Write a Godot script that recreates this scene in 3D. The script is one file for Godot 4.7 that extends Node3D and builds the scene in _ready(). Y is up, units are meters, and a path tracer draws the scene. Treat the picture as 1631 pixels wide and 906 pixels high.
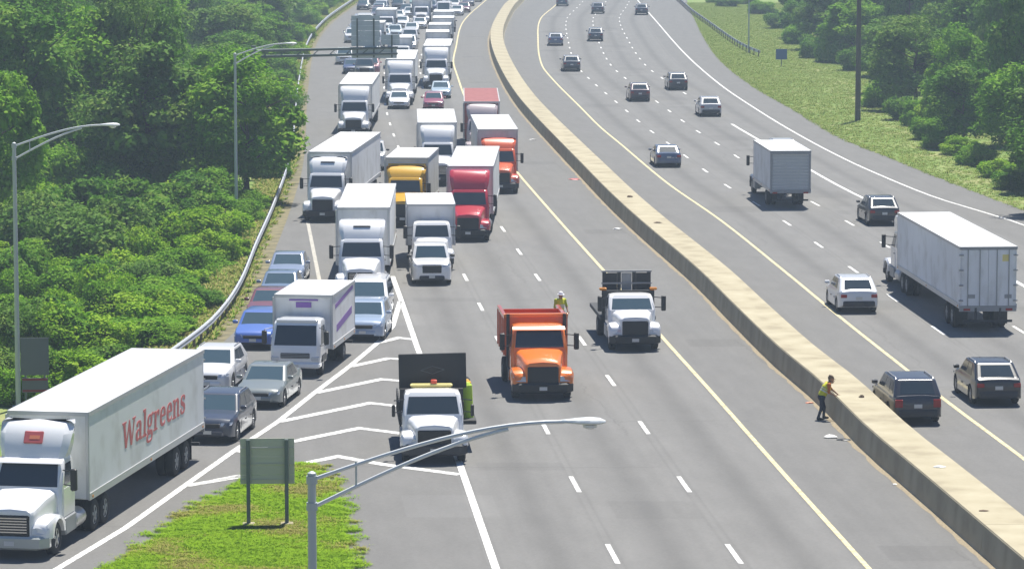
extends Node3D

# ---- lens of the photograph: a pixel gives a direction, the road gives the distance
const F := 5650.0
const H := 20.4
const CX := 815.5
const CY := 453.0
const PITCH := 0.11594
const LANE := 3.66
const TOP := 3.85

var cache := {}
var mats := {}
var taken := {}
var rng := RandomNumberGenerator.new()
var yl   # left carriageway: yellow line beside the median
var yr   # right carriageway: yellow line beside the median
var bar  # foot of the median barrier, left face
var ramp # right edge line of the exit ramp
var rail # guardrail left of the ramp
var redge # right edge of the pavement, right carriageway
var fline # right edge line, right carriageway


func gp(u: float, v: float, y := 0.0) -> Vector3:
	var a := (u - CX) / F
	var b := (CY - v) / F
	var dy := b * cos(PITCH) - sin(PITCH)
	var dz := -cos(PITCH) - b * sin(PITCH)
	var t := (y - H) / dy
	return Vector3(a * t, y, dz * t)


class Crv:
	var d := []
	var x := []
	func at(q: float) -> float:
		var n := d.size()
		if q <= d[0]:
			return x[0] + (q - d[0]) * (x[1] - x[0]) / (d[1] - d[0])
		if q >= d[n - 1]:
			return x[n - 1] + (q - d[n - 1]) * (x[n - 1] - x[n - 2]) / (d[n - 1] - d[n - 2])
		var i := 0
		while i < n - 2 and d[i + 1] < q:
			i += 1
		var h: float = d[i + 1] - d[i]
		var t: float = (q - d[i]) / h
		var m0 := tang(i) * h
		var m1 := tang(i + 1) * h
		var t2 := t * t
		var t3 := t2 * t
		return (2 * t3 - 3 * t2 + 1) * x[i] + (t3 - 2 * t2 + t) * m0 + (-2 * t3 + 3 * t2) * x[i + 1] + (t3 - t2) * m1
	func tang(i: int) -> float:
		var a: int = maxi(i - 1, 0)
		var b: int = mini(i + 1, d.size() - 1)
		return (x[b] - x[a]) / (d[b] - d[a])
	func slope(q: float) -> float:
		return (at(q + 3.0) - at(q - 3.0)) / 6.0


func crv(px: Array) -> Crv:
	var c := Crv.new()
	for p in px:
		var g := gp(p[0], p[1])
		c.d.append(-g.z)
		c.x.append(g.x)
	return c


# ---------------------------------------------------------------- mesh helpers
# every helper returns a closed triangle soup turned clockwise outwards

func closed(v: PackedVector3Array) -> PackedVector3Array:
	var c := Vector3.ZERO
	for p in v:
		c += p
	c /= maxf(1, v.size())
	var vol := 0.0
	for i in range(0, v.size(), 3):
		vol += (v[i] - c).dot((v[i + 1] - c).cross(v[i + 2] - c))
	if vol > 0:
		for i in range(0, v.size(), 3):
			var t := v[i + 1]
			v[i + 1] = v[i + 2]
			v[i + 2] = t
	return v


func loft(rings: Array, caps := true) -> PackedVector3Array:
	var v := PackedVector3Array()
	var n: int = rings[0].size()
	for k in rings.size() - 1:
		var a = rings[k]
		var b = rings[k + 1]
		for i in n:
			var j := (i + 1) % n
			if a[i].distance_squared_to(b[i]) > 1e-10 or a[j].distance_squared_to(b[j]) > 1e-10:
				v.append_array([a[i], a[j], b[j], a[i], b[j], b[i]])
	if caps:
		for e in [0, 1]:
			var r = rings[0] if e == 0 else rings[rings.size() - 1]
			var c := Vector3.ZERO
			for p in r:
				c += p
			c /= n
			for i in n:
				var j := (i + 1) % n
				if e == 0:
					v.append_array([c, r[j], r[i]])
				else:
					v.append_array([c, r[i], r[j]])
	return closed(v)


func box(lo: Vector3, hi: Vector3, b := 0.0) -> PackedVector3Array:
	if b <= 0.0:
		var r := []
		for y in [lo.y, hi.y]:
			r.append([Vector3(lo.x, y, lo.z), Vector3(hi.x, y, lo.z), Vector3(hi.x, y, hi.z), Vector3(lo.x, y, hi.z)])
		return loft(r)
	var rr := []
	for q in [[lo.y, b], [lo.y + b, 0.0], [hi.y - b, 0.0], [hi.y, b]]:
		rr.append(ring8(lo.x + q[1], hi.x - q[1], lo.z + q[1], hi.z - q[1], q[0], b))
	return loft(rr)


func ring8(x0: float, x1: float, z0: float, z1: float, y: float, c: float) -> Array:
	return [Vector3(x1, y, z1 - c), Vector3(x1 - c, y, z1), Vector3(x0 + c, y, z1), Vector3(x0, y, z1 - c), Vector3(x0, y, z0 + c), Vector3(x0 + c, y, z0), Vector3(x1 - c, y, z0), Vector3(x1, y, z0 + c)]


func ring(zr: float, zf: float, w: float, y: float, c: float) -> Array:
	return ring8(-w, w, zr, zf, y, c)


func round_ring(zr: float, zf: float, w: float, y: float, c: float) -> Array:
	var o := []
	for q in [[w - c, zf - c, 0.0], [-w + c, zf - c, 0.5], [-w + c, zr + c, 1.0], [w - c, zr + c, 1.5]]:
		for k in 5:
			var a: float = PI * q[2] + PI / 2 * k / 4.0
			o.append(Vector3(q[0] + cos(a) * c, y, q[1] + sin(a) * c))
	return o


func cyl(a: Vector3, b: Vector3, ra: float, rb: float, n := 10) -> PackedVector3Array:
	return tube([a, b], [ra, rb], n)


func tube(path: Array, rad: Array, n := 8) -> PackedVector3Array:
	var rings := []
	var side := Vector3.ZERO
	for k in path.size():
		var t: Vector3 = (path[mini(k + 1, path.size() - 1)] - path[maxi(k - 1, 0)]).normalized()
		if side == Vector3.ZERO:
			side = t.cross(Vector3.UP if absf(t.y) < 0.9 else Vector3.RIGHT).normalized()
		side = (side - t * side.dot(t)).normalized()
		var up := side.cross(t)
		var r := []
		for i in n:
			var f := TAU * i / n
			r.append(path[k] + (side * cos(f) + up * sin(f)) * float(rad[k]))
		rings.append(r)
	return loft(rings)


func prism(poly: Array, x0: float, x1: float) -> PackedVector3Array:  # poly of (z, y)
	var pts := PackedVector2Array()
	for p in poly:
		pts.append(Vector2(p[0], p[1]))
	var idx := Geometry2D.triangulate_polygon(pts)
	var v := PackedVector3Array()
	for i in range(0, idx.size(), 3):
		var a := pts[idx[i]]
		var b := pts[idx[i + 1]]
		var c := pts[idx[i + 2]]
		if (b - a).cross(c - a) < 0:
			var t := b
			b = c
			c = t
		v.append_array([Vector3(x0, a.y, a.x), Vector3(x0, b.y, b.x), Vector3(x0, c.y, c.x)])
		v.append_array([Vector3(x1, a.y, a.x), Vector3(x1, c.y, c.x), Vector3(x1, b.y, b.x)])
	var area := 0.0
	for i in pts.size():
		area += pts[i].cross(pts[(i + 1) % pts.size()])
	for i in pts.size():
		var p := pts[i]
		var q := pts[(i + 1) % pts.size()]
		if area < 0:
			var t := p
			p = q
			q = t
		v.append_array([Vector3(x0, p.y, p.x), Vector3(x1, p.y, p.x), Vector3(x1, q.y, q.x)])
		v.append_array([Vector3(x0, p.y, p.x), Vector3(x1, q.y, q.x), Vector3(x0, q.y, q.x)])
	return closed(v)


# a thin slab on the face a b c d (bottom a-b, top d-c), between the fractions u0..u1 and v0..v1
func slab(a: Vector3, b: Vector3, c: Vector3, d: Vector3, u0: float, u1: float, v0: float, v1: float, th: float, away: Vector3) -> PackedVector3Array:
	var f := func(u: float, w: float) -> Vector3: return a.lerp(b, u).lerp(d.lerp(c, u), w)
	var n := (b - a).cross(d - a).normalized()
	if n.dot(a.lerp(c, 0.5) - away) < 0:
		n = -n
	var q := [f.call(u0, v0), f.call(u1, v0), f.call(u1, v1), f.call(u0, v1)]
	var inner := []
	var outer := []
	for p in q:
		inner.append(p - n * 0.01)
		outer.append(p + n * th)
	return loft([inner, outer])


func flip_x(v: PackedVector3Array) -> PackedVector3Array:
	var o := PackedVector3Array()
	for p in v:
		o.append(Vector3(-p.x, p.y, p.z))
	for i in range(0, o.size(), 3):
		var t := o[i + 1]
		o[i + 1] = o[i + 2]
		o[i + 2] = t
	return o


func moved(v: PackedVector3Array, by: Transform3D) -> PackedVector3Array:
	return by * v


func mesh_of(v: PackedVector3Array, crease := 38.0) -> ArrayMesh:
	var n := v.size() / 3
	var fn := PackedVector3Array()
	fn.resize(n)
	var at := {}
	for i in n:
		var a := v[i * 3]
		fn[i] = (v[i * 3 + 2] - a).cross(v[i * 3 + 1] - a)
		for k in 3:
			var key := Vector3i((v[i * 3 + k] * 2000.0).round())
			if at.has(key):
				at[key].append(i)
			else:
				at[key] = [i]
	var lim := cos(deg_to_rad(crease))
	var nn := PackedVector3Array()
	nn.resize(v.size())
	for i in n:
		var me := fn[i].normalized()
		for k in 3:
			var key := Vector3i((v[i * 3 + k] * 2000.0).round())
			var s := Vector3.ZERO
			for j in at[key]:
				if fn[j].normalized().dot(me) > lim:
					s += fn[j]
			nn[i * 3 + k] = s.normalized() if s.length_squared() > 1e-20 else Vector3.UP
	var arr := []
	arr.resize(Mesh.ARRAY_MAX)
	arr[Mesh.ARRAY_VERTEX] = v
	arr[Mesh.ARRAY_NORMAL] = nn
	var m := ArrayMesh.new()
	m.add_surface_from_arrays(Mesh.PRIMITIVE_TRIANGLES, arr)
	return m


func raw_mesh(v: PackedVector3Array, n: PackedVector3Array, uv = null, col = null) -> ArrayMesh:
	var arr := []
	arr.resize(Mesh.ARRAY_MAX)
	arr[Mesh.ARRAY_VERTEX] = v
	arr[Mesh.ARRAY_NORMAL] = n
	if uv != null:
		arr[Mesh.ARRAY_TEX_UV] = uv
	if col != null:
		arr[Mesh.ARRAY_COLOR] = col
	var m := ArrayMesh.new()
	m.add_surface_from_arrays(Mesh.PRIMITIVE_TRIANGLES, arr)
	return m


func part(parent: Node, called: String, key: String, make: Callable, mat: Material, at := Vector3.ZERO, turn := 0.0) -> MeshInstance3D:
	if key == "" or not cache.has(key):
		var m := mesh_of(make.call())
		if key == "":
			key = "own%d" % cache.size()
		cache[key] = m
	return inst(parent, called, cache[key], mat, at, turn)


func inst(parent: Node, called: String, m: Mesh, mat: Material, at := Vector3.ZERO, turn := 0.0) -> MeshInstance3D:
	var o := MeshInstance3D.new()
	o.name = called
	o.mesh = m
	o.material_override = mat
	o.position = at
	o.rotation.y = turn
	parent.add_child(o, true)
	return o


func numbered(called: String) -> String:
	if not taken.has(called):
		taken[called] = 0
		return called
	taken[called] += 1
	return "%s_%03d" % [called, taken[called]]


func tag(o: Node, label: String, category: String, group := "") -> void:
	o.set_meta("label", label)
	o.set_meta("category", category)
	if group != "":
		o.set_meta("group", group)


func thing(called: String, label: String, category: String, at: Vector3, turn := 0.0, group := "") -> Node3D:
	var o := Node3D.new()
	o.name = numbered(called)
	add_child(o)
	o.position = at
	o.rotation.y = turn
	tag(o, label, category, group)
	return o


func struct(called: String, m: Mesh, mat: Material) -> MeshInstance3D:
	var o := inst(self, numbered(called), m, mat)
	o.set_meta("kind", "structure")
	return o


# ---------------------------------------------------------------- materials
func lin(r: float, g: float, b: float) -> Color:
	return Color(r, g, b).linear_to_srgb()


func mat(key: String, col: Color, rough := 0.7, metal := 0.0, coat := 0.0) -> StandardMaterial3D:
	if not mats.has(key):
		var m := StandardMaterial3D.new()
		m.resource_name = key
		m.albedo_color = col
		m.roughness = rough
		m.metallic = metal
		if coat > 0:
			m.clearcoat_enabled = true
			m.clearcoat = coat
			m.clearcoat_roughness = 0.08
		mats[key] = m
	return mats[key]


func paint(r: float, g: float, b: float) -> StandardMaterial3D:
	return mat("paint_%.3f_%.3f_%.3f" % [r, g, b], lin(r, g, b), 0.3, 0.0, 1.0)


func panel_paint(r: float, g: float, b: float) -> StandardMaterial3D:
	var m := mat("panel_%.3f_%.3f_%.3f" % [r, g, b], lin(r, g, b), 0.75)
	m.metallic_specular = 0.25
	if not mats.has("grime"):
		mats["grime"] = noise_tex(51, 0.012, [[0.0, Color(0.9, 0.895, 0.88)], [0.4, Color(0.975, 0.975, 0.97)], [1.0, Color(1, 1, 1)]], 256)
	m.albedo_texture = mats["grime"]
	m.uv1_triplanar = true
	m.uv1_scale = Vector3(0.4, 0.15, 0.2)
	return m


func noise_tex(seed_: int, freq: float, stops: Array, size := 512, oct := 5) -> NoiseTexture2D:
	var n := FastNoiseLite.new()
	n.seed = seed_
	n.noise_type = FastNoiseLite.TYPE_SIMPLEX_SMOOTH
	n.frequency = freq
	n.fractal_octaves = oct
	var g := Gradient.new()
	g.offsets = PackedFloat32Array()
	g.colors = PackedColorArray()
	var off := PackedFloat32Array()
	var cols := PackedColorArray()
	for s in stops:
		off.append(s[0])
		cols.append(s[1])
	g.offsets = off
	g.colors = cols
	var t := NoiseTexture2D.new()
	t.width = size
	t.height = size
	t.seamless = true
	t.noise = n
	t.color_ramp = g
	return t


func tex_mat(key: String, tex: Texture2D, metres: float, rough := 0.9, tint := Color.WHITE) -> StandardMaterial3D:
	var m := mat(key, tint, rough)
	m.albedo_texture = tex
	m.uv1_triplanar = true
	m.uv1_world_triplanar = true
	m.uv1_scale = Vector3.ONE / metres
	return m


func road_texture(seed_: int, lanes0: float, lanes1: float, base: Color) -> ImageTexture:
	# 48 m across (u = 0.5 at the yellow line), 48 m along; streaks of oil and rubber run with the lanes
	var n := FastNoiseLite.new()
	n.seed = seed_
	n.frequency = 1.0
	n.fractal_octaves = 3
	var w := 768
	var h := 512
	var im := Image.create(w, h, false, Image.FORMAT_RGB8)
	var r := RandomNumberGenerator.new()
	r.seed = seed_
	var cols := PackedFloat32Array()
	for i in w:
		var x := (i / float(w) - 0.5) * 48.0
		var k := 1.0 + 0.035 * n.get_noise_2d(x * 2.2, 3.0) + 0.03 * n.get_noise_2d(x * 0.5, 9.0)
		if x > lanes0 and x < lanes1:
			var u := fposmod(x, LANE) / LANE
			k *= 1.09 - 0.25 * exp(-pow((u - 0.5) / 0.14, 2)) - 0.05 * exp(-pow((u - 0.24) / 0.07, 2)) - 0.05 * exp(-pow((u - 0.76) / 0.07, 2))
			var e := minf(u, 1.0 - u) * LANE
			k *= 1.0 - 0.13 * exp(-pow((e - 0.14) / 0.05, 2))
		else:
			k *= 0.96
		cols.append(k)
	for j in h:
		var y := j / float(h) * TAU
		var cy := cos(y) * 7.6
		var sy := sin(y) * 7.6
		for i in w:
			var x := (i / float(w) - 0.5) * 48.0
			var k: float = cols[i] * (1.0 + 0.1 * n.get_noise_3d(x * 0.8, cy * 0.22, sy * 0.22)) * (1.0 + r.randf_range(-0.06, 0.06))
			im.set_pixel(i, j, Color(base.r * k, base.g * k, base.b * k).linear_to_srgb())
	# sealed cracks wandering along and across, and a few darker patches
	for c in 14:
		var x := r.randf() * w
		var y := r.randf() * h
		var along := r.randf() < 0.6
		for i in r.randi_range(60, 240):
			if along:
				y += 1.0
				x += r.randf_range(-0.8, 0.8)
			else:
				x += 1.0
				y += r.randf_range(-0.5, 0.5)
			var pxl := Vector2i(posmod(int(x), w), posmod(int(y), h))
			im.set_pixelv(pxl, im.get_pixelv(pxl).darkened(0.09))
	for c in 7:
		var x0 := r.randi_range(0, w - 70)
		var y0 := r.randi_range(0, h - 70)
		var sx := r.randi_range(20, 58)
		var sy := r.randi_range(12, 60)
		var kk := r.randf_range(-0.07, 0.05)
		for j in sy:
			for i in sx:
				var o := im.get_pixel(x0 + i, y0 + j)
				im.set_pixel(x0 + i, y0 + j, o.darkened(-kk) if kk < 0 else o.lightened(kk))
	im.generate_mipmaps()
	return ImageTexture.create_from_image(im)


# ---------------------------------------------------------------- flat sheets and stripes
func sheet(xa: Callable, xb: Callable, d0: float, d1: float, step: float, cols: int, y: float, uvx = null) -> ArrayMesh:
	var v := PackedVector3Array()
	var nn := PackedVector3Array()
	var uv := PackedVector2Array()
	var rows := int(ceil((d1 - d0) / step))
	var prev := []
	for k in rows + 1:
		var d := minf(d0 + k * step, d1)
		var a: float = xa.call(d)
		var b: float = xb.call(d)
		var o: float = uvx.call(d) if uvx != null else 0.0
		var row := []
		for i in cols + 1:
			var x := lerpf(a, b, i / float(cols))
			row.append([Vector3(x, y, -d), Vector2((x - o) / 48.0 + 0.5, d / 48.0)])
		if k > 0:
			for i in cols:
				for q in [prev[i], row[i], row[i + 1], prev[i], row[i + 1], prev[i + 1]]:
					v.append(q[0])
					uv.append(q[1])
					nn.append(Vector3.UP)
		prev = row
	return raw_mesh(v, nn, uv)


func stripe(x: Callable, d0: float, d1: float, w: float, y := 0.006, step := 4.0) -> ArrayMesh:
	return sheet(func(d): return x.call(d) - w / 2, func(d): return x.call(d) + w / 2, d0, d1, step, 1, y)


func stroke(px: Array, w: float, y := 0.006) -> ArrayMesh:
	var p := []
	for q in px:
		p.append(gp(q[0], q[1]))
	var l := []
	var r := []
	for i in p.size():
		var t0: Vector3 = (p[i] - p[maxi(i - 1, 0)]).normalized()
		var t1: Vector3 = (p[mini(i + 1, p.size() - 1)] - p[i]).normalized()
		var t := (t0 + t1).normalized()
		var s := Vector3(t.z, 0, -t.x)
		var ref := t1 if t1.length() > 0 else t0
		var k := w / 2 / maxf(0.35, s.dot(Vector3(ref.z, 0, -ref.x)))
		l.append(p[i] + s * k + Vector3.UP * y)
		r.append(p[i] - s * k + Vector3.UP * y)
	var v := PackedVector3Array()
	var nn := PackedVector3Array()
	for i in p.size() - 1:
		for q in [l[i], l[i + 1], r[i + 1], l[i], r[i + 1], r[i]]:
			v.append(q)
			nn.append(Vector3.UP)
	if (v[1] - v[0]).cross(v[2] - v[0]).y > 0:
		for i in range(0, v.size(), 3):
			var t := v[i + 1]
			v[i + 1] = v[i + 2]
			v[i + 2] = t
	return raw_mesh(v, nn)


# ---------------------------------------------------------------- wheels
func circ(x: float, r: float, n := 18) -> Array:
	var o := []
	for i in n:
		o.append(Vector3(x, sin(TAU * i / n) * r, cos(TAU * i / n) * r))
	return o


func wheel(t: Node, x: float, z: float, r: float, w: float, rim: Material) -> void:
	var n := Node3D.new()
	n.name = "wheel"
	t.add_child(n, true)
	n.position = Vector3(x, r, z)
	n.rotation.y = 0.0 if x > 0 else PI
	var k := "wheel_%.2f_%.2f" % [r, w]
	part(n, "tyre", k, func(): return loft([circ(-w / 2, r * 0.6), circ(-w / 2, r * 0.9), circ(-w / 2 + 0.035, r), circ(w / 2 - 0.035, r), circ(w / 2, r * 0.9), circ(w / 2, r * 0.62), circ(w / 2 - 0.03, r * 0.6)]), mats.rubber)
	part(n, "rim", k + "rim", func():
		var v := loft([circ(w / 2 - 0.08, r * 0.6), circ(w / 2 - 0.02, r * 0.6), circ(w / 2 - 0.02, r * 0.53), circ(w / 2 - 0.06, r * 0.5), circ(w / 2 - 0.06, r * 0.2), circ(w / 2 + 0.0, r * 0.17), circ(w / 2 + 0.01, r * 0.1)])
		for i in 5:
			var a := TAU * i / 5.0
			var b := Transform3D(Basis(Vector3.RIGHT, a), Vector3.ZERO)
			v.append_array(moved(box(Vector3(w / 2 - 0.07, r * 0.12, -r * 0.09), Vector3(w / 2 - 0.015, r * 0.55, r * 0.09)), b))
		return v, rim)


func pl(a: Array, t: float) -> float:
	for i in a.size() - 1:
		if t <= a[i + 1][0]:
			return lerpf(a[i][1], a[i + 1][1], clampf((t - a[i][0]) / (a[i + 1][0] - a[i][0]), 0, 1))
	return a[a.size() - 1][1]


# ---------------------------------------------------------------- cars: front at z = 0, tail at z = -length
const CARS := {
	"sedan": {"L": 4.8, "W": 1.84, "H": 1.45, "r": 0.33, "top": [[0, 0.58], [0.015, 0.68], [0.05, 0.76], [0.16, 0.86], [0.28, 0.95], [0.4, 0.96], [0.8, 1.0], [0.9, 1.04], [0.975, 1.0], [1, 0.82]], "g": [0.27, 0.88, 0.44, 0.70], "win": [[0.08, 0.46], [0.5, 0.86]]},
	"hatch": {"L": 4.3, "W": 1.79, "H": 1.5, "r": 0.32, "top": [[0, 0.6], [0.02, 0.72], [0.06, 0.8], [0.16, 0.9], [0.27, 0.99], [0.4, 1.0], [0.9, 1.04], [0.98, 1.02], [1, 0.85]], "g": [0.25, 0.985, 0.42, 0.86], "win": [[0.06, 0.42], [0.46, 0.78]]},
	"cross": {"L": 4.65, "W": 1.88, "H": 1.6, "r": 0.36, "top": [[0, 0.66], [0.015, 0.8], [0.05, 0.9], [0.15, 0.99], [0.27, 1.06], [0.4, 1.05], [0.85, 1.1], [0.96, 1.1], [0.99, 1.04], [1, 0.9]], "g": [0.26, 0.965, 0.42, 0.8], "win": [[0.06, 0.42], [0.45, 0.76]]},
	"suv": {"L": 4.75, "W": 1.9, "H": 1.68, "r": 0.37, "top": [[0, 0.7], [0.015, 0.86], [0.05, 0.98], [0.15, 1.05], [0.26, 1.11], [0.4, 1.1], [0.9, 1.12], [0.985, 1.1], [1, 0.92]], "g": [0.25, 0.985, 0.4, 0.88], "win": [[0.05, 0.37], [0.4, 0.7], [0.73, 0.93]]},
	"minivan": {"L": 5.1, "W": 1.98, "H": 1.78, "r": 0.35, "top": [[0, 0.6], [0.015, 0.8], [0.05, 0.9], [0.12, 1.0], [0.2, 1.08], [0.4, 1.08], [0.9, 1.1], [0.985, 1.08], [1, 0.9]], "g": [0.19, 0.985, 0.37, 0.9], "win": [[0.06, 0.36], [0.39, 0.68], [0.71, 0.94]]},
	"pickup": {"L": 5.7, "W": 2.0, "H": 1.88, "r": 0.4, "top": [[0, 0.85], [0.012, 1.05], [0.04, 1.14], [0.15, 1.19], [0.26, 1.23], [0.6, 1.23], [0.9, 1.25], [0.985, 1.25], [1, 1.1]], "g": [0.25, 0.63, 0.34, 0.6], "win": [[0.06, 0.48], [0.52, 0.92]]},
	"van": {"L": 5.6, "W": 2.02, "H": 2.35, "r": 0.36, "top": [[0, 0.7], [0.012, 0.95], [0.05, 1.08], [0.14, 1.2], [0.2, 1.25], [0.9, 1.25], [0.99, 1.25], [1, 1.1]], "g": [0.15, 0.995, 0.29, 0.985], "win": [[0.06, 0.24]]},
}


func car_body(c: Dictionary) -> PackedVector3Array:
	var L: float = c.L
	var ts := []
	for i in 25:
		ts.append(i / 24.0)
	for p in c.top:
		ts.append(float(p[0]))
	var ar: float = c.r + 0.05
	for wz in [0.185, 0.795]:
		for k in 13:
			var f := -1.0 + k / 6.0
			ts.append(wz + ar * sin(f * PI / 2) / L)
		ts.append(wz - (ar + 0.004) / L)
		ts.append(wz + (ar + 0.004) / L)
	ts.sort()
	var rings := []
	var last := -1.0
	for t in ts:
		if t - last < 0.0006 or t > 1.0001:
			continue
		last = t
		var w: float = c.W / 2 * pl([[0, 0.74], [0.008, 0.82], [0.03, 0.91], [0.08, 0.97], [0.17, 1.0], [0.84, 1.0], [0.95, 0.965], [0.99, 0.92], [1, 0.86]], t)
		var yt := pl(c.top, t)
		var yb := pl([[0, 0.36], [0.02, 0.26], [0.1, 0.22], [0.9, 0.24], [0.98, 0.3], [1, 0.42]], t)
		var yo := yb
		for wz in [0.185, 0.795]:
			var dz: float = absf(t - wz) * L
			if dz < ar:
				yo = maxf(yo, c.r + sqrt(ar * ar - dz * dz))
		yo = minf(yo, yt - 0.12)
		var ym := maxf(lerpf(yb, yt, 0.6), yo + 0.03)
		ym = minf(ym, yt - 0.06)
		var h := [Vector2(0.0001, yb), Vector2(w * 0.72, yb), Vector2(w * 0.72, yo), Vector2(w * 0.965, yo), Vector2(w, yo + 0.02), Vector2(w, ym), Vector2(w * 0.97, lerpf(ym, yt, 0.6)), Vector2(w * 0.9, yt - 0.015), Vector2(w * 0.5, yt + 0.012), Vector2(0.0001, yt + 0.02)]
		var r := []
		for p in h:
			r.append(Vector3(p.x, p.y, -t * L))
		for i in range(h.size() - 1, -1, -1):
			r.append(Vector3(-h[i].x, h[i].y, -t * L))
		rings.append(r)
	return loft(rings)


func car_rings(c: Dictionary) -> Array:
	var L: float = c.L
	var w: float = c.W / 2
	var g = c.g
	var by: float = pl(c.top, g[0]) - 0.06
	var rise: float = c.H - by
	var lean := 0.81 if c.H < 2.0 else 0.94
	return [ring(-g[1] * L, -g[0] * L, w * 0.955, by, 0.1), ring(-(g[3] + 0.012) * L, -(g[2] - 0.012) * L, w * lean, by + rise * 0.9, 0.09), ring(-(g[3] - 0.01) * L, -(g[2] + 0.015) * L, w * (lean - 0.06), by + rise * 0.975, 0.09), ring(-(g[3] - 0.05) * L, -(g[2] + 0.07) * L, w * (lean - 0.25), c.H, 0.12)]


func car(called: String, label: String, kind: String, p: Material, at: Vector3, turn: float, group := "") -> Node3D:
	var c: Dictionary = CARS[kind]
	var L: float = c.L
	var w: float = c.W / 2
	var cat: String = {"sedan": "car", "hatch": "car", "suv": "car", "cross": "car", "minivan": "car", "pickup": "pickup truck", "van": "van"}[kind]
	var t := thing(called, label, cat, at, turn, group)
	part(t, "body", kind + "body", func(): return car_body(c), p)
	var rs := car_rings(c)
	part(t, "cabin", kind + "cabin", func():
		var g = c.g
		var by: float = rs[0][0].y
		var rise: float = c.H - by
		var lean := 0.81 if c.H < 2.0 else 0.94
		return loft([round_ring(-g[1] * L, -g[0] * L, w * 0.955, by, 0.14), round_ring(-(g[3] + 0.012) * L, -(g[2] - 0.012) * L, w * lean, by + rise * 0.9, 0.14), round_ring(-(g[3] + 0.002) * L, -(g[2] + 0.0) * L, w * (lean - 0.025), by + rise * 0.945, 0.16), round_ring(-(g[3] - 0.015) * L, -(g[2] + 0.02) * L, w * (lean - 0.08), by + rise * 0.975, 0.2), round_ring(-(g[3] - 0.06) * L, -(g[2] + 0.08) * L, w * (lean - 0.27), c.H - 0.006, 0.3), round_ring(-(g[3] - 0.1) * L, -(g[2] + 0.12) * L, w * 0.3, c.H, 0.2)]), p)
	var a = rs[0]
	var b = rs[1]
	var mid := Vector3(0, 1.2, -0.55 * L)
	var glass: Material = mats.glass
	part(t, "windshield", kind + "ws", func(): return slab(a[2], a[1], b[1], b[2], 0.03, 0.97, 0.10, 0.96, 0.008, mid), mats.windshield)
	if kind != "van":
		part(t, "rear_window", kind + "rw", func(): return slab(a[5], a[6], b[6], b[5], 0.08, 0.92, 0.14 if kind != "suv" else 0.2, 0.92, 0.008, mid), glass)
	for q in c.win:
		part(t, "side_window", "%sswl%.2f" % [kind, q[0]], func(): return slab(a[0], a[7], b[7], b[0], q[0], q[1], 0.16, 0.92, 0.008, mid), glass)
		part(t, "side_window", "%sswr%.2f" % [kind, q[0]], func(): return slab(a[3], a[4], b[4], b[3], q[0], q[1], 0.16, 0.92, 0.008, mid), glass)
	for wz in [0.185, 0.795]:
		for s in [1, -1]:
			wheel(t, s * (w - 0.12), -wz * L, c.r, 0.22, mats.alloy)
	var ht := pl(c.top, 0.015)
	var ft := pl(c.top, 0.03)
	for s in [1, -1]:
		part(t, "headlight", "%shl%d" % [kind, s], func():
			var v := loft([[Vector3(w * 0.5, ht - 0.14, -0.02), Vector3(w * 0.86, ht - 0.12, -0.1), Vector3(w * 0.87, ht - 0.0, -0.14), Vector3(w * 0.52, ht - 0.03, -0.05)], [Vector3(w * 0.5, ht - 0.13, 0.02), Vector3(w * 0.92, ht - 0.10, -0.1), Vector3(w * 0.95, ht + 0.0, -0.2), Vector3(w * 0.52, ht - 0.02, -0.01)]])
			return v if s > 0 else flip_x(v), mats.lamp)
		part(t, "taillight", "%stl%d" % [kind, s], func():
			var y := pl(c.top, 0.985) - (0.22 if kind in ["sedan", "hatch"] else 0.3 if kind == "cross" else 0.42)
			var hh := 0.16 if kind in ["sedan", "cross", "hatch"] else 0.3
			var v := box(Vector3(w * 0.6, y, -L - 0.012), Vector3(w * 0.9, y + hh, -L * 0.965), 0.015)
			return v if s > 0 else flip_x(v), mats.tail)
		part(t, "side_mirror", "%smr%d" % [kind, s], func():
			var z: float = -(c.g[0] + 0.05) * L
			var y: float = pl(c.top, c.g[0]) + 0.02
			var v := box(Vector3(w * 0.97, y, z - 0.08), Vector3(w + 0.2, y + 0.15, z + 0.05), 0.03)
			return v if s > 0 else flip_x(v), p if kind != "pickup" else mats.black)
		var n := 2
		for k in n:
			var z0 := -lerpf(0.31, 0.72, k / 2.0) * L - 0.01
			var z1 := -lerpf(0.31, 0.72, (k + 1) / 2.0) * L + 0.01
			if kind == "pickup":
				z0 = -lerpf(0.29, 0.62, k / 2.0) * L - 0.01
				z1 = -lerpf(0.29, 0.62, (k + 1) / 2.0) * L + 0.01
			var dy: float = lerpf(0.24, pl(c.top, 0.5), 0.58)
			var dr := part(t, "door", "%sdr%d%d" % [kind, s, k], func():
				var v := box(Vector3(w - 0.02, 0.34, z1), Vector3(w + 0.008, dy, z0))
				return v if s > 0 else flip_x(v), p)
			part(dr, "handle", "%sdh%d%d" % [kind, s, k], func():
				var v := box(Vector3(w, dy - 0.09, z1 + 0.08), Vector3(w + 0.03, dy - 0.05, z1 + 0.26))
				return v if s > 0 else flip_x(v), mats.black)
	part(t, "grille", kind + "gr", func(): return box(Vector3(-w * 0.48, ht - (0.22 if kind != "pickup" else 0.44), -0.1), Vector3(w * 0.48, ht - 0.05, 0.012), 0.02), mats.black)
	part(t, "front_bumper", kind + "fb", func(): return loft([ring8(-w * 0.66, w * 0.66, -0.3, 0.03, 0.3, 0.12), ring8(-w * 0.7, w * 0.7, -0.3, 0.045, 0.36, 0.12), ring8(-w * 0.7, w * 0.7, -0.3, 0.045, 0.46, 0.12), ring8(-w * 0.66, w * 0.66, -0.3, 0.02, 0.5, 0.12)]), p if kind != "pickup" else mats.plastic)
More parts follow.
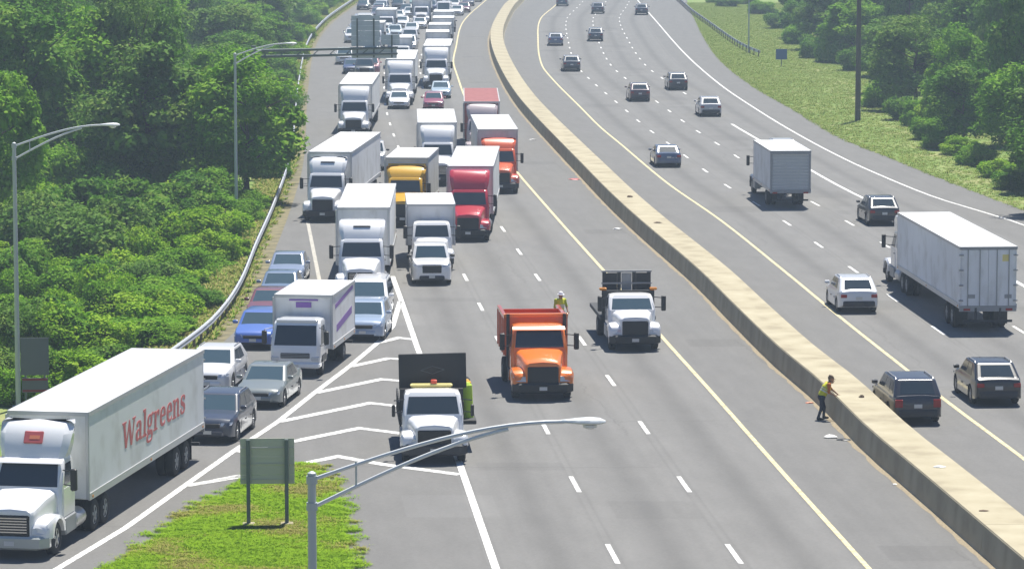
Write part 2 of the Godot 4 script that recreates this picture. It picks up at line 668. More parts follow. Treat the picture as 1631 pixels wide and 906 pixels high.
	part(t, "air_intake", kind + "ai", func(): return box(Vector3(-w * 0.55, 0.27, -0.2), Vector3(w * 0.55, 0.36, 0.052), 0.02), mats.black)
	part(t, "rear_bumper", kind + "rb", func(): return loft([ring8(-w * 0.84, w * 0.84, -L - 0.03, -L + 0.3, 0.34, 0.12), ring8(-w * 0.87, w * 0.87, -L - 0.05, -L + 0.3, 0.4, 0.12), ring8(-w * 0.87, w * 0.87, -L - 0.05, -L + 0.3, 0.56, 0.12), ring8(-w * 0.84, w * 0.84, -L - 0.02, -L + 0.3, 0.6, 0.12)]), p if kind in ["sedan", "hatch", "minivan"] else mats.plastic)
	part(t, "licence_plate", "plate_rear" + kind, func(): return box(Vector3(-0.15, 0.66, -L - 0.025), Vector3(0.15, 0.8, -L + 0.05)), mats.plate)
	part(t, "licence_plate", "plate_front", func(): return box(Vector3(-0.15, 0.38, 0.02), Vector3(0.15, 0.5, 0.06)), mats.plate)
	if kind in ["suv", "minivan", "cross"]:
		for s in [1, -1]:
			part(t, "roof_rail", "%srr%d" % [kind, s], func(): return tube([Vector3(s * w * 0.74, c.H - 0.06, -c.g[2] * L - 0.3), Vector3(s * w * 0.74, c.H + 0.02, -c.g[2] * L - 0.45), Vector3(s * w * 0.74, c.H + 0.02, -c.g[3] * L + 0.3), Vector3(s * w * 0.74, c.H - 0.06, -c.g[3] * L + 0.2)], [0.02, 0.02, 0.02, 0.02], 6), mats.alloy)
	if kind == "pickup":
		part(t, "cargo_bed", "pickupbed", func(): return box(Vector3(-w * 0.82, 1.2, -L + 0.12), Vector3(w * 0.82, 1.276, -0.65 * L)), mats.black)
	return t


# ---------------------------------------------------------------- trucks: bumper at z = 0
# o: w cab half width, hl hood length, hy hood front height, cy cowl height, ry roof height, cl cab length (with sleeper), ft top of the roof fairing (0 = none)
func cab(t: Node, key: String, o: Dictionary, p: Material) -> float:
	var w: float = o.w
	var hl: float = o.hl
	var zb := -hl - float(o.cl)
	var r: float = o.get("r", 0.5)
	var az: float = o.get("az", -1.05)
	var bumper: Material = o.get("bumper", mats.plastic)  # most jam trucks get black: shade below the hood painted as colour
	# hood
	part(t, "hood", key + "hood", func():
		var rings := []
		for q in [[0.03, 0.56, 0.0, 0.06], [0.0, 0.6, 0.02, 0.0], [-0.12, 0.66, 0.10, 0.0], [-0.5, 0.70, 0.28, 0.0], [-hl * 0.6, 0.76, 0.62, 0.0], [-hl - 0.1, 0.9, 1.0, 0.0]]:
			var hw: float = q[1] * w
			var y: float = lerpf(o.hy, o.cy, q[2]) - q[3]
			var rr := [Vector3(hw, 0.72, q[0]), Vector3(hw, y - 0.22, q[0]), Vector3(hw * 0.94, y - 0.08, q[0]), Vector3(hw * 0.78, y, q[0]), Vector3(0, y + 0.04, q[0]), Vector3(-hw * 0.78, y, q[0]), Vector3(-hw * 0.94, y - 0.08, q[0]), Vector3(-hw, y - 0.22, q[0]), Vector3(-hw, 0.72, q[0])]
			rings.append(rr)
		return loft(rings), p)
	var gr := part(t, "grille", key + "grille", func(): return box(Vector3(-w * 0.55, 0.68, -0.02), Vector3(w * 0.55, float(o.hy) - 0.13, 0.06), 0.03), mats.black)
	if o.get("bars", 0) > 0:
		for i in int(o.bars):
			var y: float = lerpf(0.82, float(o.hy) - 0.24, i / float(int(o.bars) - 1))
			part(gr, "grille_bar", "%sgbar%d" % [key, i], func(): return box(Vector3(-w * 0.48, y, 0.03), Vector3(w * 0.48, y + 0.035, 0.075)), mats.chrome)
	# fenders over the front wheels
	for s in [1, -1]:
		part(t, "fender", "%sfender%d" % [key, s], func():
			var rings := []
			var ar := r + 0.09
			for k in 29:
				var z := -hl * 0.98 * k / 28.0
				var top: float = pl([[0, 0.98], [0.06, 1.1], [0.2, 1.2], [0.5, 1.24], [0.8, 1.2], [1, 1.05]], k / 28.0) * (o.hy / 1.5)
				var yo := 0.62
				var dz := absf(z - az)
				if dz < ar:
					yo = maxf(yo, r + sqrt(ar * ar - dz * dz))
				yo = minf(yo, top - 0.05)
				var x1: float = w * pl([[0, 0.98], [0.05, 1.06], [0.2, 1.12], [1, 1.1]], k / 28.0)
				rings.append([Vector3(w * 0.5, yo, z), Vector3(x1, yo, z), Vector3(x1, maxf(yo + 0.01, top - 0.16), z), Vector3(x1 * 0.94, top - 0.03, z), Vector3(w * 0.75, top + 0.01, z), Vector3(w * 0.5, top - 0.02, z)])
			var v := loft(rings)
			return v if s > 0 else flip_x(v), o.get("fender", p))
		part(t, "headlight", "%shl%d" % [key, s], func():
			var y: float = 0.78 * o.hy / 1.5
			var v := loft([[Vector3(w * 0.6, y, -0.05), Vector3(w * 0.98, y, -0.12), Vector3(w * 1.0, y + 0.2, -0.2), Vector3(w * 0.62, y + 0.22, -0.08)], [Vector3(w * 0.6, y, 0.03), Vector3(w * 0.98, y + 0.01, -0.0), Vector3(w * 1.06, y + 0.19, -0.1), Vector3(w * 0.62, y + 0.2, 0.03)]])
			return v if s > 0 else flip_x(v), mats.lamp)
		# west coast mirror on two arms
		var mr := part(t, "side_mirror", "%smirror%d" % [key, s], func():
			var v := box(Vector3(w + 0.26, o.cy - 0.05, -hl - 0.12), Vector3(w + 0.26 + 0.2 * o.get("ms", 1.0), o.cy + 0.0 + 0.62 * o.get("ms", 1.0), 0.02 - hl), 0.03)
			return v if s > 0 else flip_x(v), o.get("mirror", mats.black))
		part(mr, "bracket", "%smarm%d" % [key, s], func():
			var v := cyl(Vector3(w * 0.96, o.cy + 0.1, -hl - 0.25), Vector3(w + 0.3, o.cy + 0.1, -hl - 0.05), 0.02, 0.02, 6)
			v.append_array(cyl(Vector3(w * 0.94, o.cy + 0.52, -hl - 0.35), Vector3(w + 0.3, o.cy + 0.52, -hl - 0.05), 0.02, 0.02, 6))
			return v if s > 0 else flip_x(v), mats.black)
		wheel(t, s * (w * 1.1 - 0.2), az, r, 0.28, mats.alloy)
		part(t, "step", "%sstep%d" % [key, s], func():
			var v := box(Vector3(w * 0.7, 0.42, -hl - 1.3), Vector3(w * 1.06, 0.95, -hl - 0.15), 0.03)
			return v if s > 0 else flip_x(v), o.get("step", mats.steel))
	part(t, "front_bumper", key + "bumper", func(): return loft([ring8(-w * 1.0, w * 1.0, -0.5, 0.1, 0.32, 0.25), ring8(-w * 1.08, w * 1.08, -0.5, 0.16, 0.38, 0.25), ring8(-w * 1.08, w * 1.08, -0.5, 0.16, 0.66, 0.25), ring8(-w * 1.04, w * 1.04, -0.5, 0.1, 0.72, 0.25)]), bumper)
	part(t, "licence_plate", key + "plate", func(): return box(Vector3(-0.15, 0.44, 0.1), Vector3(0.15, 0.58, 0.175)), mats.plate)
	# cab
	var rs := [ring(zb, -hl + 0.06, w * 0.98, 0.85, 0.06), ring(zb, -hl + 0.04, w, o.cy, 0.1), ring(zb, -hl - 0.42, w * 0.93, o.ry - 0.12, 0.12), ring(zb, -hl - 0.5, w * 0.88, o.ry - 0.02, 0.14), ring(zb + 0.1, -hl - 0.75, w * 0.7, o.ry + 0.03, 0.16)]
	part(t, "cab", key + "cab", func(): return loft(rs), p)
	var a = rs[1]
	var b = rs[2]
	var mid := Vector3(0, 1.6, -hl - 1.0)
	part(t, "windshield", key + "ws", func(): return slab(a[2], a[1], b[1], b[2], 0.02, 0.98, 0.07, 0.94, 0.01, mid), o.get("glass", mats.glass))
	var u1: float = minf(0.92, 1.15 / float(o.cl))
	for s in [0, 1]:
		var ia := 0 if s == 0 else 3
		var ib := 7 if s == 0 else 4
		part(t, "side_window", "%ssw%d" % [key, s], func(): return slab(a[ia], a[ib], b[ib], b[ia], u1 * 0.16, u1, 0.1, 0.92, 0.01, mid), mats.glass)
		var sg := 1 if s == 0 else -1
		var dr := part(t, "door", "%sdoor%d" % [key, s], func():
			var v := box(Vector3(w - 0.03, 0.98, -hl - 0.15 - u1 * float(o.cl)), Vector3(w + 0.012, float(o.cy) - 0.03, -hl - 0.14))
			return v if sg > 0 else flip_x(v), p)
		part(dr, "handle", "%sdhandle%d" % [key, s], func():
			var v := box(Vector3(w, float(o.cy) - 0.25, -hl - 0.05 - u1 * float(o.cl)), Vector3(w + 0.035, float(o.cy) - 0.2, -hl + 0.12 - u1 * float(o.cl)))
			return v if sg > 0 else flip_x(v), mats.black)
	if o.get("visor", false):
		part(t, "sun_visor", key + "visor", func(): return loft([[Vector3(-w * 0.95, o.ry - 0.12, -hl - 0.28), Vector3(w * 0.95, o.ry - 0.12, -hl - 0.28), Vector3(w * 0.93, o.ry - 0.02, -hl - 0.45), Vector3(-w * 0.93, o.ry - 0.02, -hl - 0.45)], [Vector3(-w * 0.95, o.ry - 0.15, -hl - 0.26), Vector3(w * 0.95, o.ry - 0.15, -hl - 0.26), Vector3(w * 0.93, o.ry - 0.05, -hl - 0.47), Vector3(-w * 0.93, o.ry - 0.05, -hl - 0.47)]]), p)
	if float(o.ft) > 0:
		var fw: float = o.get("fw", w * 1.02)
		var z1 := -hl - 0.55
		part(t, "roof_fairing", key + "fairing", func(): return loft([ring(zb, z1, w * 0.9, o.ry - 0.03, 0.15), ring(zb, z1 - 0.12, fw * 0.96, lerpf(o.ry, o.ft, 0.3), 0.2), ring(zb, z1 - 0.32, fw, lerpf(o.ry, o.ft, 0.65), 0.22), ring(zb, z1 - 0.62, fw, lerpf(o.ry, o.ft, 0.92), 0.24), ring(zb + 0.03, z1 - 0.85, fw * 0.93, o.ft, 0.26)]), o.get("fairing", p))
		if o.get("slot", false):
			part(t, "fairing_slot", key + "slot", func(): return moved(box(Vector3(-0.42, -0.05, -0.05), Vector3(0.42, 0.05, 0.03), 0.02), Transform3D(Basis(Vector3.RIGHT, -0.62), Vector3(0, lerpf(o.ry, o.ft, 0.68), z1 - 0.34))), mats.black)
	# frame rails
	for i in 5:
		if o.get("beacons", false):
			part(t, "marker_light", "%smk%d" % [key, i], func(): return box(Vector3((i - 2) * 0.3 - 0.05, o.ry - 0.02, -hl - 0.72), Vector3((i - 2) * 0.3 + 0.05, o.ry + 0.06, -hl - 0.6), 0.02), mats.amber)
	return zb


func duals(t: Node, z: float, r := 0.5, x := 1.05) -> void:
	for s in [1, -1]:
		wheel(t, s * x, z, r, 0.3, mats.steel)
		wheel(t, s * (x - 0.34), z, r, 0.3, mats.steel)


func frame(t: Node, key: String, z0: float, z1: float, y := 0.75) -> void:
	part(t, "chassis", key, func():
		var v := box(Vector3(-0.48, y, z1), Vector3(-0.36, y + 0.28, z0))
		v.append_array(box(Vector3(0.36, y, z1), Vector3(0.48, y + 0.28, z0)))
		var n := 6
		for i in n:
			var z := lerpf(z0, z1, (i + 0.5) / n)
			v.append_array(box(Vector3(-0.36, y + 0.06, z - 0.06), Vector3(0.36, y + 0.2, z + 0.06)))
		return v, mats.chassis)


func cargo(t: Node, key: String, z0: float, L: float, y0: float, y1: float, p: Material, trim: Material, called := "trailer_box", w := 1.28, rear := "doors") -> MeshInstance3D:
	var z1 := z0 - L
	var bx := part(t, called, key + "box", func(): return box(Vector3(-w, y0, z1), Vector3(w, y1, z0), 0.03), p)
	for s in [1, -1]:
		part(bx, "top_rail", "%str%d" % [key, s], func(): return box(Vector3(s * w - 0.03, y1 - 0.12, z1 - 0.01), Vector3(s * w + 0.03, y1 + 0.008, z0 + 0.01)), trim)
		part(bx, "bottom_rail", "%sbr%d" % [key, s], func(): return box(Vector3(s * w - 0.03, y0 - 0.02, z1 - 0.01), Vector3(s * w + 0.025, y0 + 0.2, z0 + 0.01)), trim)
		part(bx, "corner_post", "%scp%d" % [key, s], func(): return box(Vector3(s * w - 0.1, y0, z0 - 0.05), Vector3(s * w + 0.012, y1 - 0.1, z0 + 0.025), 0.02), trim)
		for k in 3:
			part(bx, "marker_light", "%sml%d%d" % [key, s, k], func(): return box(Vector3(s * w - 0.04, y0 + 0.03, lerpf(z0 - 0.3, z1 + 0.3, k / 2.0) - 0.06), Vector3(s * w + 0.04, y0 + 0.1, lerpf(z0 - 0.3, z1 + 0.3, k / 2.0) + 0.06)), mats.amber)
	part(bx, "header_rail", key + "hd", func(): return box(Vector3(-w, y1 - 0.12, z0 - 0.05), Vector3(w, y1 + 0.004, z0 + 0.03)), trim)
	if rear == "doors":
		for s in [1, -1]:
			part(bx, "rear_door", "%srd%d" % [key, s], func(): return box(Vector3(minf(s * 0.01, s * (w - 0.1)), y0 + 0.1, z1 - 0.04), Vector3(maxf(s * 0.01, s * (w - 0.1)), y1 - 0.14, z1 + 0.02)), p)
			for k in [0.3, 0.72]:
				part(bx, "lock_bar", "%slb%d%.1f" % [key, s, k], func(): return cyl(Vector3(s * w * k, y0 + 0.08, z1 - 0.06), Vector3(s * w * k, y1 - 0.1, z1 - 0.06), 0.022, 0.022, 6), mats.steel)
			for k in 4:
				part(bx, "hinge", "%shg%d%d" % [key, s, k], func(): return box(Vector3(s * (w - 0.06) - 0.1, lerpf(y0 + 0.3, y1 - 0.4, k / 3.0), z1 - 0.07), Vector3(s * (w - 0.06) + 0.1, lerpf(y0 + 0.3, y1 - 0.4, k / 3.0) + 0.06, z1)), mats.steel)
		part(bx, "rear_frame", key + "rf", func():
			var v := box(Vector3(-w - 0.005, y0 - 0.16, z1 - 0.05), Vector3(w + 0.005, y0 + 0.09, z1 + 0.04))
			v.append_array(box(Vector3(-w, y1 - 0.13, z1 - 0.05), Vector3(w, y1 + 0.006, z1 + 0.03)))
			return v, mats.steel)
	elif rear == "roll":
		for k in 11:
			part(bx, "door_slat", "%sds%d" % [key, k], func(): return box(Vector3(-w + 0.14, y0 + 0.12 + k * (y1 - y0 - 0.38) / 11.0, z1 - 0.022), Vector3(w - 0.14, y0 + 0.12 + (k + 1) * (y1 - y0 - 0.38) / 11.0 - 0.03, z1 + 0.02), 0.008), mats.slat_shade_grey)
		part(bx, "rear_frame", key + "rf", func():
			var v := box(Vector3(-w - 0.004, y0 - 0.1, z1 - 0.06), Vector3(-w + 0.12, y1 - 0.01, z1 + 0.03))
			v.append_array(box(Vector3(w - 0.12, y0 - 0.1, z1 - 0.06), Vector3(w + 0.004, y1 - 0.01, z1 + 0.03)))
			v.append_array(box(Vector3(-w + 0.12, y1 - 0.24, z1 - 0.06), Vector3(w - 0.12, y1 - 0.01, z1 + 0.03)))
			v.append_array(box(Vector3(-w + 0.12, y0 - 0.1, z1 - 0.06), Vector3(w - 0.12, y0 + 0.1, z1 + 0.03)))
			return v, mats.steel)
	for s in [1, -1]:
		part(t, "taillight", "%stail%d" % [key, s], func(): return box(Vector3(s * 0.95 - 0.15, y0 - 0.12, z1 - 0.075), Vector3(s * 0.95 + 0.15, y0 - 0.02, z1 - 0.02)), mats.tail)
	part(t, "underride_guard", key + "icc", func():
		var v := box(Vector3(-1.1, 0.48, z1 - 0.06), Vector3(1.1, 0.58, z1 + 0.04))
		for s in [1, -1]:
			v.append_array(box(Vector3(s * 0.55 - 0.05, 0.58, z1 - 0.05), Vector3(s * 0.55 + 0.05, y0, z1 + 0.03)))
		return v, mats.chassis)
	return bx


const HEAVY := {"w": 1.1, "hl": 1.75, "hy": 1.48, "cy": 1.86, "ry": 2.72, "cl": 1.5, "ft": 3.75, "bars": 6, "az": -1.0}


# a tractor with its van trailer
func semi(called: String, label: String, key: String, o: Dictionary, p: Material, tp: Material, at: Vector3, turn: float, tl := 16.1, gap := 0.9, top := TOP, group := "") -> Node3D:
	var t := thing(called, label, "truck", at, turn, group)
	var zb := cab(t, key, o, p)
	var z0 := zb - gap
	frame(t, key + "frame", -0.6, z0 - 2.6)
	for z in [z0 - 0.9, z0 - 2.1]:
		duals(t, z)
	for s in [1, -1]:
		part(t, "fuel_tank", "%stank%d" % [key, s], func(): return tube([Vector3(s * 0.92, 0.66, zb + 0.3), Vector3(s * 0.92, 0.66, zb + 0.25), Vector3(s * 0.92, 0.66, zb - 0.7), Vector3(s * 0.92, 0.66, zb - 0.75)], [0.22, 0.3, 0.3, 0.22], 14), mats.alloy)
	if o.get("stack", false):
		for s in [1, -1]:
			part(t, "exhaust_stack", "%sstack%d" % [key, s], func(): return cyl(Vector3(s * 1.12, 1.0, zb - 0.2), Vector3(s * 1.12, 3.4, zb - 0.2), 0.08, 0.08, 10), mats.chrome)
	var tk := "trailer_%.1f_%.2f_%.2f" % [tl, top, z0]
	cargo(t, tk, z0, tl, 1.12, top, tp, mats.trim)
	var ze := z0 - tl
	for z in [ze + 2.2, ze + 3.5]:
		duals(t, z)
	for s in [1, -1]:
		part(t, "landing_leg", "%sleg%d" % [tk, s], func(): return box(Vector3(s * 0.75 - 0.06, 0.25, z0 - 3.2), Vector3(s * 0.75 + 0.06, 1.12, z0 - 3.05)), mats.chassis)
		part(t, "mud_flap", "%sflap%d" % [tk, s], func(): return box(Vector3(s * 0.9 - 0.3, 0.22, ze + 1.5), Vector3(s * 0.9 + 0.3, 0.95, ze + 1.52)), mats.black)
	frame(t, tk + "bogie", ze + 4.3, ze + 1.2, 0.84)
	return t


# a straight truck: conventional cab and van body
func straight(called: String, label: String, key: String, o: Dictionary, p: Material, bp: Material, at: Vector3, turn: float, bl := 7.0, y1 := 3.5, rear := "roll", group := "") -> Node3D:
	var t := thing(called, label, "truck", at, turn, group)
	var zb := cab(t, key, o, p)
	frame(t, key + "frame", -0.6, zb - bl)
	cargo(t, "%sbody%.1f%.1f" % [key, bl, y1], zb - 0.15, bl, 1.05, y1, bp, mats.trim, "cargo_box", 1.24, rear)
	duals(t, zb - bl * 0.68, 0.48, 1.0)
	return t


func cabover(called: String, label: String, at: Vector3, turn: float) -> Node3D:
	var t := thing(called, label, "truck", at, turn)
	var p := paint(0.76, 0.77, 0.78)
	var key := "cabover"
	var rs := [ring(-1.75, -0.02, 0.98, 0.5, 0.12), ring(-1.75, 0.05, 1.02, 0.75, 0.14), ring(-1.75, 0.02, 1.03, 1.28, 0.14), ring(-1.75, -0.38, 0.97, 2.12, 0.14), ring(-1.75, -0.5, 0.92, 2.24, 0.16), ring(-1.65, -0.8, 0.75, 2.3, 0.2)]
	part(t, "cab", key + "cab", func(): return loft(rs), p)
	var mid := Vector3(0, 1.6, -1)
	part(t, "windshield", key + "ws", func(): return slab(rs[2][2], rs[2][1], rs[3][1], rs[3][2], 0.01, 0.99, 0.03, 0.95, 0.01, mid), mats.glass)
	part(t, "side_window", key + "sl", func(): return slab(rs[2][0], rs[2][7], rs[3][7], rs[3][0], 0.08, 0.7, 0.05, 0.9, 0.01, mid), mats.glass)
	part(t, "side_window", key + "sr", func(): return slab(rs[2][3], rs[2][4], rs[3][4], rs[3][3], 0.08, 0.7, 0.05, 0.9, 0.01, mid), mats.glass)
	part(t, "roof_visor", key + "visor", func(): return box(Vector3(-0.86, 2.18, -0.62), Vector3(0.86, 2.34, -0.4), 0.05), p)
	var g := part(t, "grille", key + "gr", func(): return box(Vector3(-0.6, 0.78, 0.0), Vector3(0.6, 1.0, 0.07), 0.02), mats.black)
	for i in 3:
		part(g, "grille_bar", "%sgb%d" % [key, i], func(): return box(Vector3(-0.58, 0.81 + i * 0.065, 0.04), Vector3(0.58, 0.835 + i * 0.065, 0.085)), mats.steel)
	part(t, "front_bumper", key + "fb", func(): return box(Vector3(-1.03, 0.38, -0.4), Vector3(1.03, 0.62, 0.12), 0.06), p)
	part(t, "licence_plate", key + "pl", func(): return box(Vector3(-0.15, 0.42, 0.05), Vector3(0.15, 0.55, 0.135)), mats.plate)
	for s in [1, -1]:
		part(t, "headlight", "%shl%d" % [key, s], func(): return box(Vector3(s * 0.83 - 0.17, 0.68, -0.1), Vector3(s * 0.83 + 0.17, 0.86, 0.07), 0.03), mats.lamp)
		var m := part(t, "side_mirror", "%smr%d" % [key, s], func(): return box(Vector3(s * 1.28 - 0.1, 1.35, -0.12), Vector3(s * 1.28 + 0.1, 1.9, 0.02), 0.03), mats.black)
		part(m, "bracket", "%sma%d" % [key, s], func(): return tube([Vector3(s * 1.0, 1.3, -0.1), Vector3(s * 1.26, 1.33, -0.04), Vector3(s * 1.26, 1.95, -0.04), Vector3(s * 0.95, 2.0, -0.3)], [0.018, 0.018, 0.018, 0.018], 6), mats.black)
		wheel(t, s * 0.86, -0.95, 0.4, 0.25, mats.alloy)
		part(t, "wheel_arch", "%swa%d" % [key, s], func(): return box(Vector3(s * 0.9 - 0.15, 0.55, -1.45), Vector3(s * 0.9 + 0.15, 0.9, -0.45), 0.06), mats.black)
	frame(t, key + "frame", -0.5, -7.2, 0.62)
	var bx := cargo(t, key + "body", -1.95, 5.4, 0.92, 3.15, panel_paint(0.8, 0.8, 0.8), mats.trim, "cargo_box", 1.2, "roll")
	duals(t, -5.3, 0.4, 0.95)
	# violet print: a short mark above the cab, long slanted bands on the side
	part(bx, "emblem", key + "em", func(): return box(Vector3(-0.32, 2.62, -1.96), Vector3(0.32, 2.84, -1.92)), mats.violet)
	part(bx, "emblem", key + "em2", func(): return box(Vector3(-0.6, 2.9, -1.96), Vector3(0.6, 2.96, -1.92)), mats.violet)
	for q in [[2.5, 0.18, -2.6, -6.9], [1.5, 0.3, -2.9, -6.6]]:
		part(bx, "emblem", "%ssd%.1f" % [key, q[0]], func(): return prism([[q[2], q[0]], [q[3], q[0] + 0.35], [q[3], q[0] + 0.35 + q[1]], [q[2], q[0] + q[1]]], 1.19, 1.206), mats.violet)
	return t


const MEDIUM := {"w": 0.98, "hl": 1.3, "hy": 1.3, "cy": 1.46, "ry": 2.2, "cl": 1.35, "ft": 0.0, "r": 0.42, "az": -0.85, "ms": 0.6}


func arrow_truck(at: Vector3, turn: float) -> void:
	var t := thing("work_truck", "white work truck carrying a raised black arrow board, parked across the gore line", "truck", at, turn)
	var p := paint(0.82, 0.82, 0.82)
	var zb := cab(t, "arrow", MEDIUM.merged({"bumper": mats.plastic, "w": 1.06, "hl": 1.35, "hy": 1.34, "cy": 1.52, "ry": 2.28}, true), p)
	frame(t, "arrowframe", -0.5, -6.6, 0.62)
	duals(t, -4.9, 0.42, 0.92)
	part(t, "flatbed", "arrowbed", func(): return box(Vector3(-1.15, 0.95, -6.7), Vector3(1.6, 1.1, zb - 0.15), 0.02), mats.chassis)
	for i in 7:
		for s in [1, -1]:
			part(t, "stake", "arrowst%d%d" % [i, s], func(): return box(Vector3(s * 1.12 - 0.03, 1.1, zb - 0.3 - i * 0.55), Vector3(s * 1.12 + 0.03, 1.75, zb - 0.22 - i * 0.55)), mats.chassis)
	for s in [1, -1]:
		for y in [1.35, 1.65]:
			part(t, "side_rail", "arrowsr%d%.1f" % [s, y], func(): return box(Vector3(s * 1.12 - 0.02, y, -6.6), Vector3(s * 1.12 + 0.02, y + 0.09, zb - 0.2)), mats.chassis)
	part(t, "headboard", "arrowhb", func(): return box(Vector3(-1.12, 1.1, zb - 0.24), Vector3(1.12, 2.25, zb - 0.16), 0.02), mats.chassis)
	var lb := part(t, "light_bar", "arrowlb", func(): return box(Vector3(-0.75, 2.3, zb - 0.3), Vector3(0.75, 2.42, zb - 0.08), 0.04), mats.bar_yellow)
	part(lb, "beacon", "arrowbe", func(): return box(Vector3(-0.02, 2.42, zb - 0.28), Vector3(0.2, 2.56, zb - 0.1), 0.03), mats.beacon)
	for s in [1, -1]:
		part(t, "board_post", "arrowpo%d" % s, func(): return box(Vector3(s * 0.6 - 0.04, 1.1, zb - 0.9), Vector3(s * 0.6 + 0.04, 3.4, zb - 0.82)), mats.chassis)
	var bd := part(t, "arrow_board", "arrowbd", func(): return moved(box(Vector3(-1.2, 2.16, -0.04), Vector3(1.2, 3.42, 0.04), 0.015), Transform3D(Basis(Vector3.FORWARD, -0.02), Vector3(0.12, 0, zb - 0.76))), mats.board)
	part(bd, "diamond_outline", "arrowdi", func():
		var v := PackedVector3Array()
		var q := [Vector3(-0.42, 2.83, 0.05), Vector3(0, 2.97, 0.05), Vector3(0.42, 2.83, 0.05), Vector3(0, 2.69, 0.05)]
		for i in 4:
			v.append_array(cyl(q[i], q[(i + 1) % 4], 0.018, 0.018, 5))
		return moved(v, Transform3D(Basis(Vector3.FORWARD, -0.02), Vector3(0.12, 0, zb - 0.77))), mats.outline)
	part(t, "tool_box", "arrowtb", func(): return box(Vector3(0.45, 1.1, zb - 1.6), Vector3(0.95, 2.0, zb - 0.4), 0.04), mats.chassis)
	for i in 3:
		part(t, "marker_drum", "arrowdr%d" % i, func(): return tube([Vector3(1.3, 1.1, zb - 0.9 - i * 0.75), Vector3(1.3, 1.35, zb - 0.9 - i * 0.75), Vector3(1.3, 2.25, zb - 0.9 - i * 0.75), Vector3(1.3, 2.35, zb - 0.9 - i * 0.75)], [0.24, 0.22, 0.18, 0.08], 12), [mats.hivis, mats.drum, mats.chassis][i])


func flatbed_truck(at: Vector3, turn: float) -> void:
	var t := thing("flatbed_truck", "white flatbed truck with wide mirrors and a dark steel rack behind the cab", "truck", at, turn)
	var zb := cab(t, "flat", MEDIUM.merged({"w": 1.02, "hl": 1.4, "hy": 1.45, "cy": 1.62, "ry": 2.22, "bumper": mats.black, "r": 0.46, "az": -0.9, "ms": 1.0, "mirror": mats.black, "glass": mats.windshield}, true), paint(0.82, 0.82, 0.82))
	frame(t, "flatframe", -0.5, -7.6, 0.7)
	duals(t, -5.6, 0.46, 0.95)
	part(t, "flatbed", "flatbed", func(): return box(Vector3(-1.22, 1.0, -7.8), Vector3(1.22, 1.18, zb - 0.15), 0.02), mats.chassis)
	part(t, "headboard", "flathb", func(): return box(Vector3(-1.15, 1.18, zb - 0.3), Vector3(1.15, 2.3, zb - 0.2), 0.02), mats.chassis)
	var z := zb - 0.9
	for x in [-0.98, -0.33, 0.33, 0.98]:
		part(t, "rack_post", "flatrp%.1f" % x, func(): return box(Vector3(x - 0.08, 1.18, z - 0.05), Vector3(x + 0.08, 3.05, z + 0.05)), mats.chassis)
	for y in [2.5, 3.02]:
		part(t, "rack_bar", "flatrb%.1f" % y, func(): return box(Vector3(-1.1, y, z - 0.04), Vector3(1.1, y + 0.07, z + 0.07)), mats.steel)
	for x in [-0.66, 0.66]:
		part(t, "rack_panel", "flatpn%.1f" % x, func(): return box(Vector3(x - 0.24, 2.05, z - 0.02), Vector3(x + 0.24, 2.98, z + 0.02)), mats.chassis)
	part(t, "rack_panel", "flatpnc", func(): return box(Vector3(-0.22, 1.9, z - 0.02), Vector3(0.22, 2.98, z + 0.02)), mats.steel)
	for s in [1, -1]:
		part(t, "beacon", "flatbe%d" % s, func(): return box(Vector3(s * 1.1 - 0.16, 2.3, zb - 0.32), Vector3(s * 1.1 + 0.16, 2.42, zb - 0.14), 0.03), mats.amber)


func dump_truck(at: Vector3, turn: float) -> void:
	var t := thing("dump_truck", "orange dump truck with black grille and red open dump body", "truck", at, turn)
	var p := paint(0.85, 0.2, 0.012)
	var red := paint(0.6, 0.085, 0.02)
	var zb := cab(t, "dump", HEAVY.merged({"ft": 0.0, "bars": 0, "bumper": mats.black, "cy": 1.82, "ry": 2.66, "cl": 1.45, "step": mats.chassis, "visor": true}, true), p)
	frame(t, "dumpframe", -0.6, -7.4)
	duals(t, -5.7)
	var z0 := zb - 0.3
	var z1 := z0 - 3.9
	part(t, "bed_floor", "dumpfl", func(): return box(Vector3(-1.18, 1.35, z1), Vector3(1.18, 1.5, z0)), red)
	part(t, "bed_front", "dumpfr", func(): return box(Vector3(-1.22, 1.3, z0 - 0.08), Vector3(1.22, 2.95, z0), 0.02), red)
	for s in [1, -1]:
		part(t, "bed_side", "dumpsd%d" % s, func(): return box(Vector3(s * 1.2 - 0.04, 1.3, z1), Vector3(s * 1.2 + 0.04, 2.75, z0 - 0.08), 0.01), red)
		part(t, "bed_rail", "dumprl%d" % s, func(): return box(Vector3(s * 1.2 - 0.08, 2.75, z1), Vector3(s * 1.2 + 0.08, 2.87, z0 - 0.08), 0.02), red)
		for i in 5:
			part(t, "bed_rib", "dumprb%d%d" % [s, i], func(): return box(Vector3(s * 1.25 - 0.04, 1.3, z1 + 0.1 + i * 0.85), Vector3(s * 1.25 + 0.04, 2.75, z1 + 0.22 + i * 0.85), 0.01), red)
	part(t, "bed_rail", "dumprlf", func(): return box(Vector3(-1.28, 2.85, z0 - 0.14), Vector3(1.28, 3.0, z0 + 0.07), 0.025), p)
	part(t, "tailgate", "dumptg", func(): return box(Vector3(-1.16, 1.5, z1 - 0.06), Vector3(1.16, 2.7, z1 + 0.03), 0.01), red)
	for s in [1, -1]:
		part(t, "exhaust_stack", "dumpex%d" % s, func(): return cyl(Vector3(s * 1.12, 0.9, zb - 0.12), Vector3(s * 1.12, 3.0, zb - 0.12), 0.07, 0.07, 10), mats.chassis)


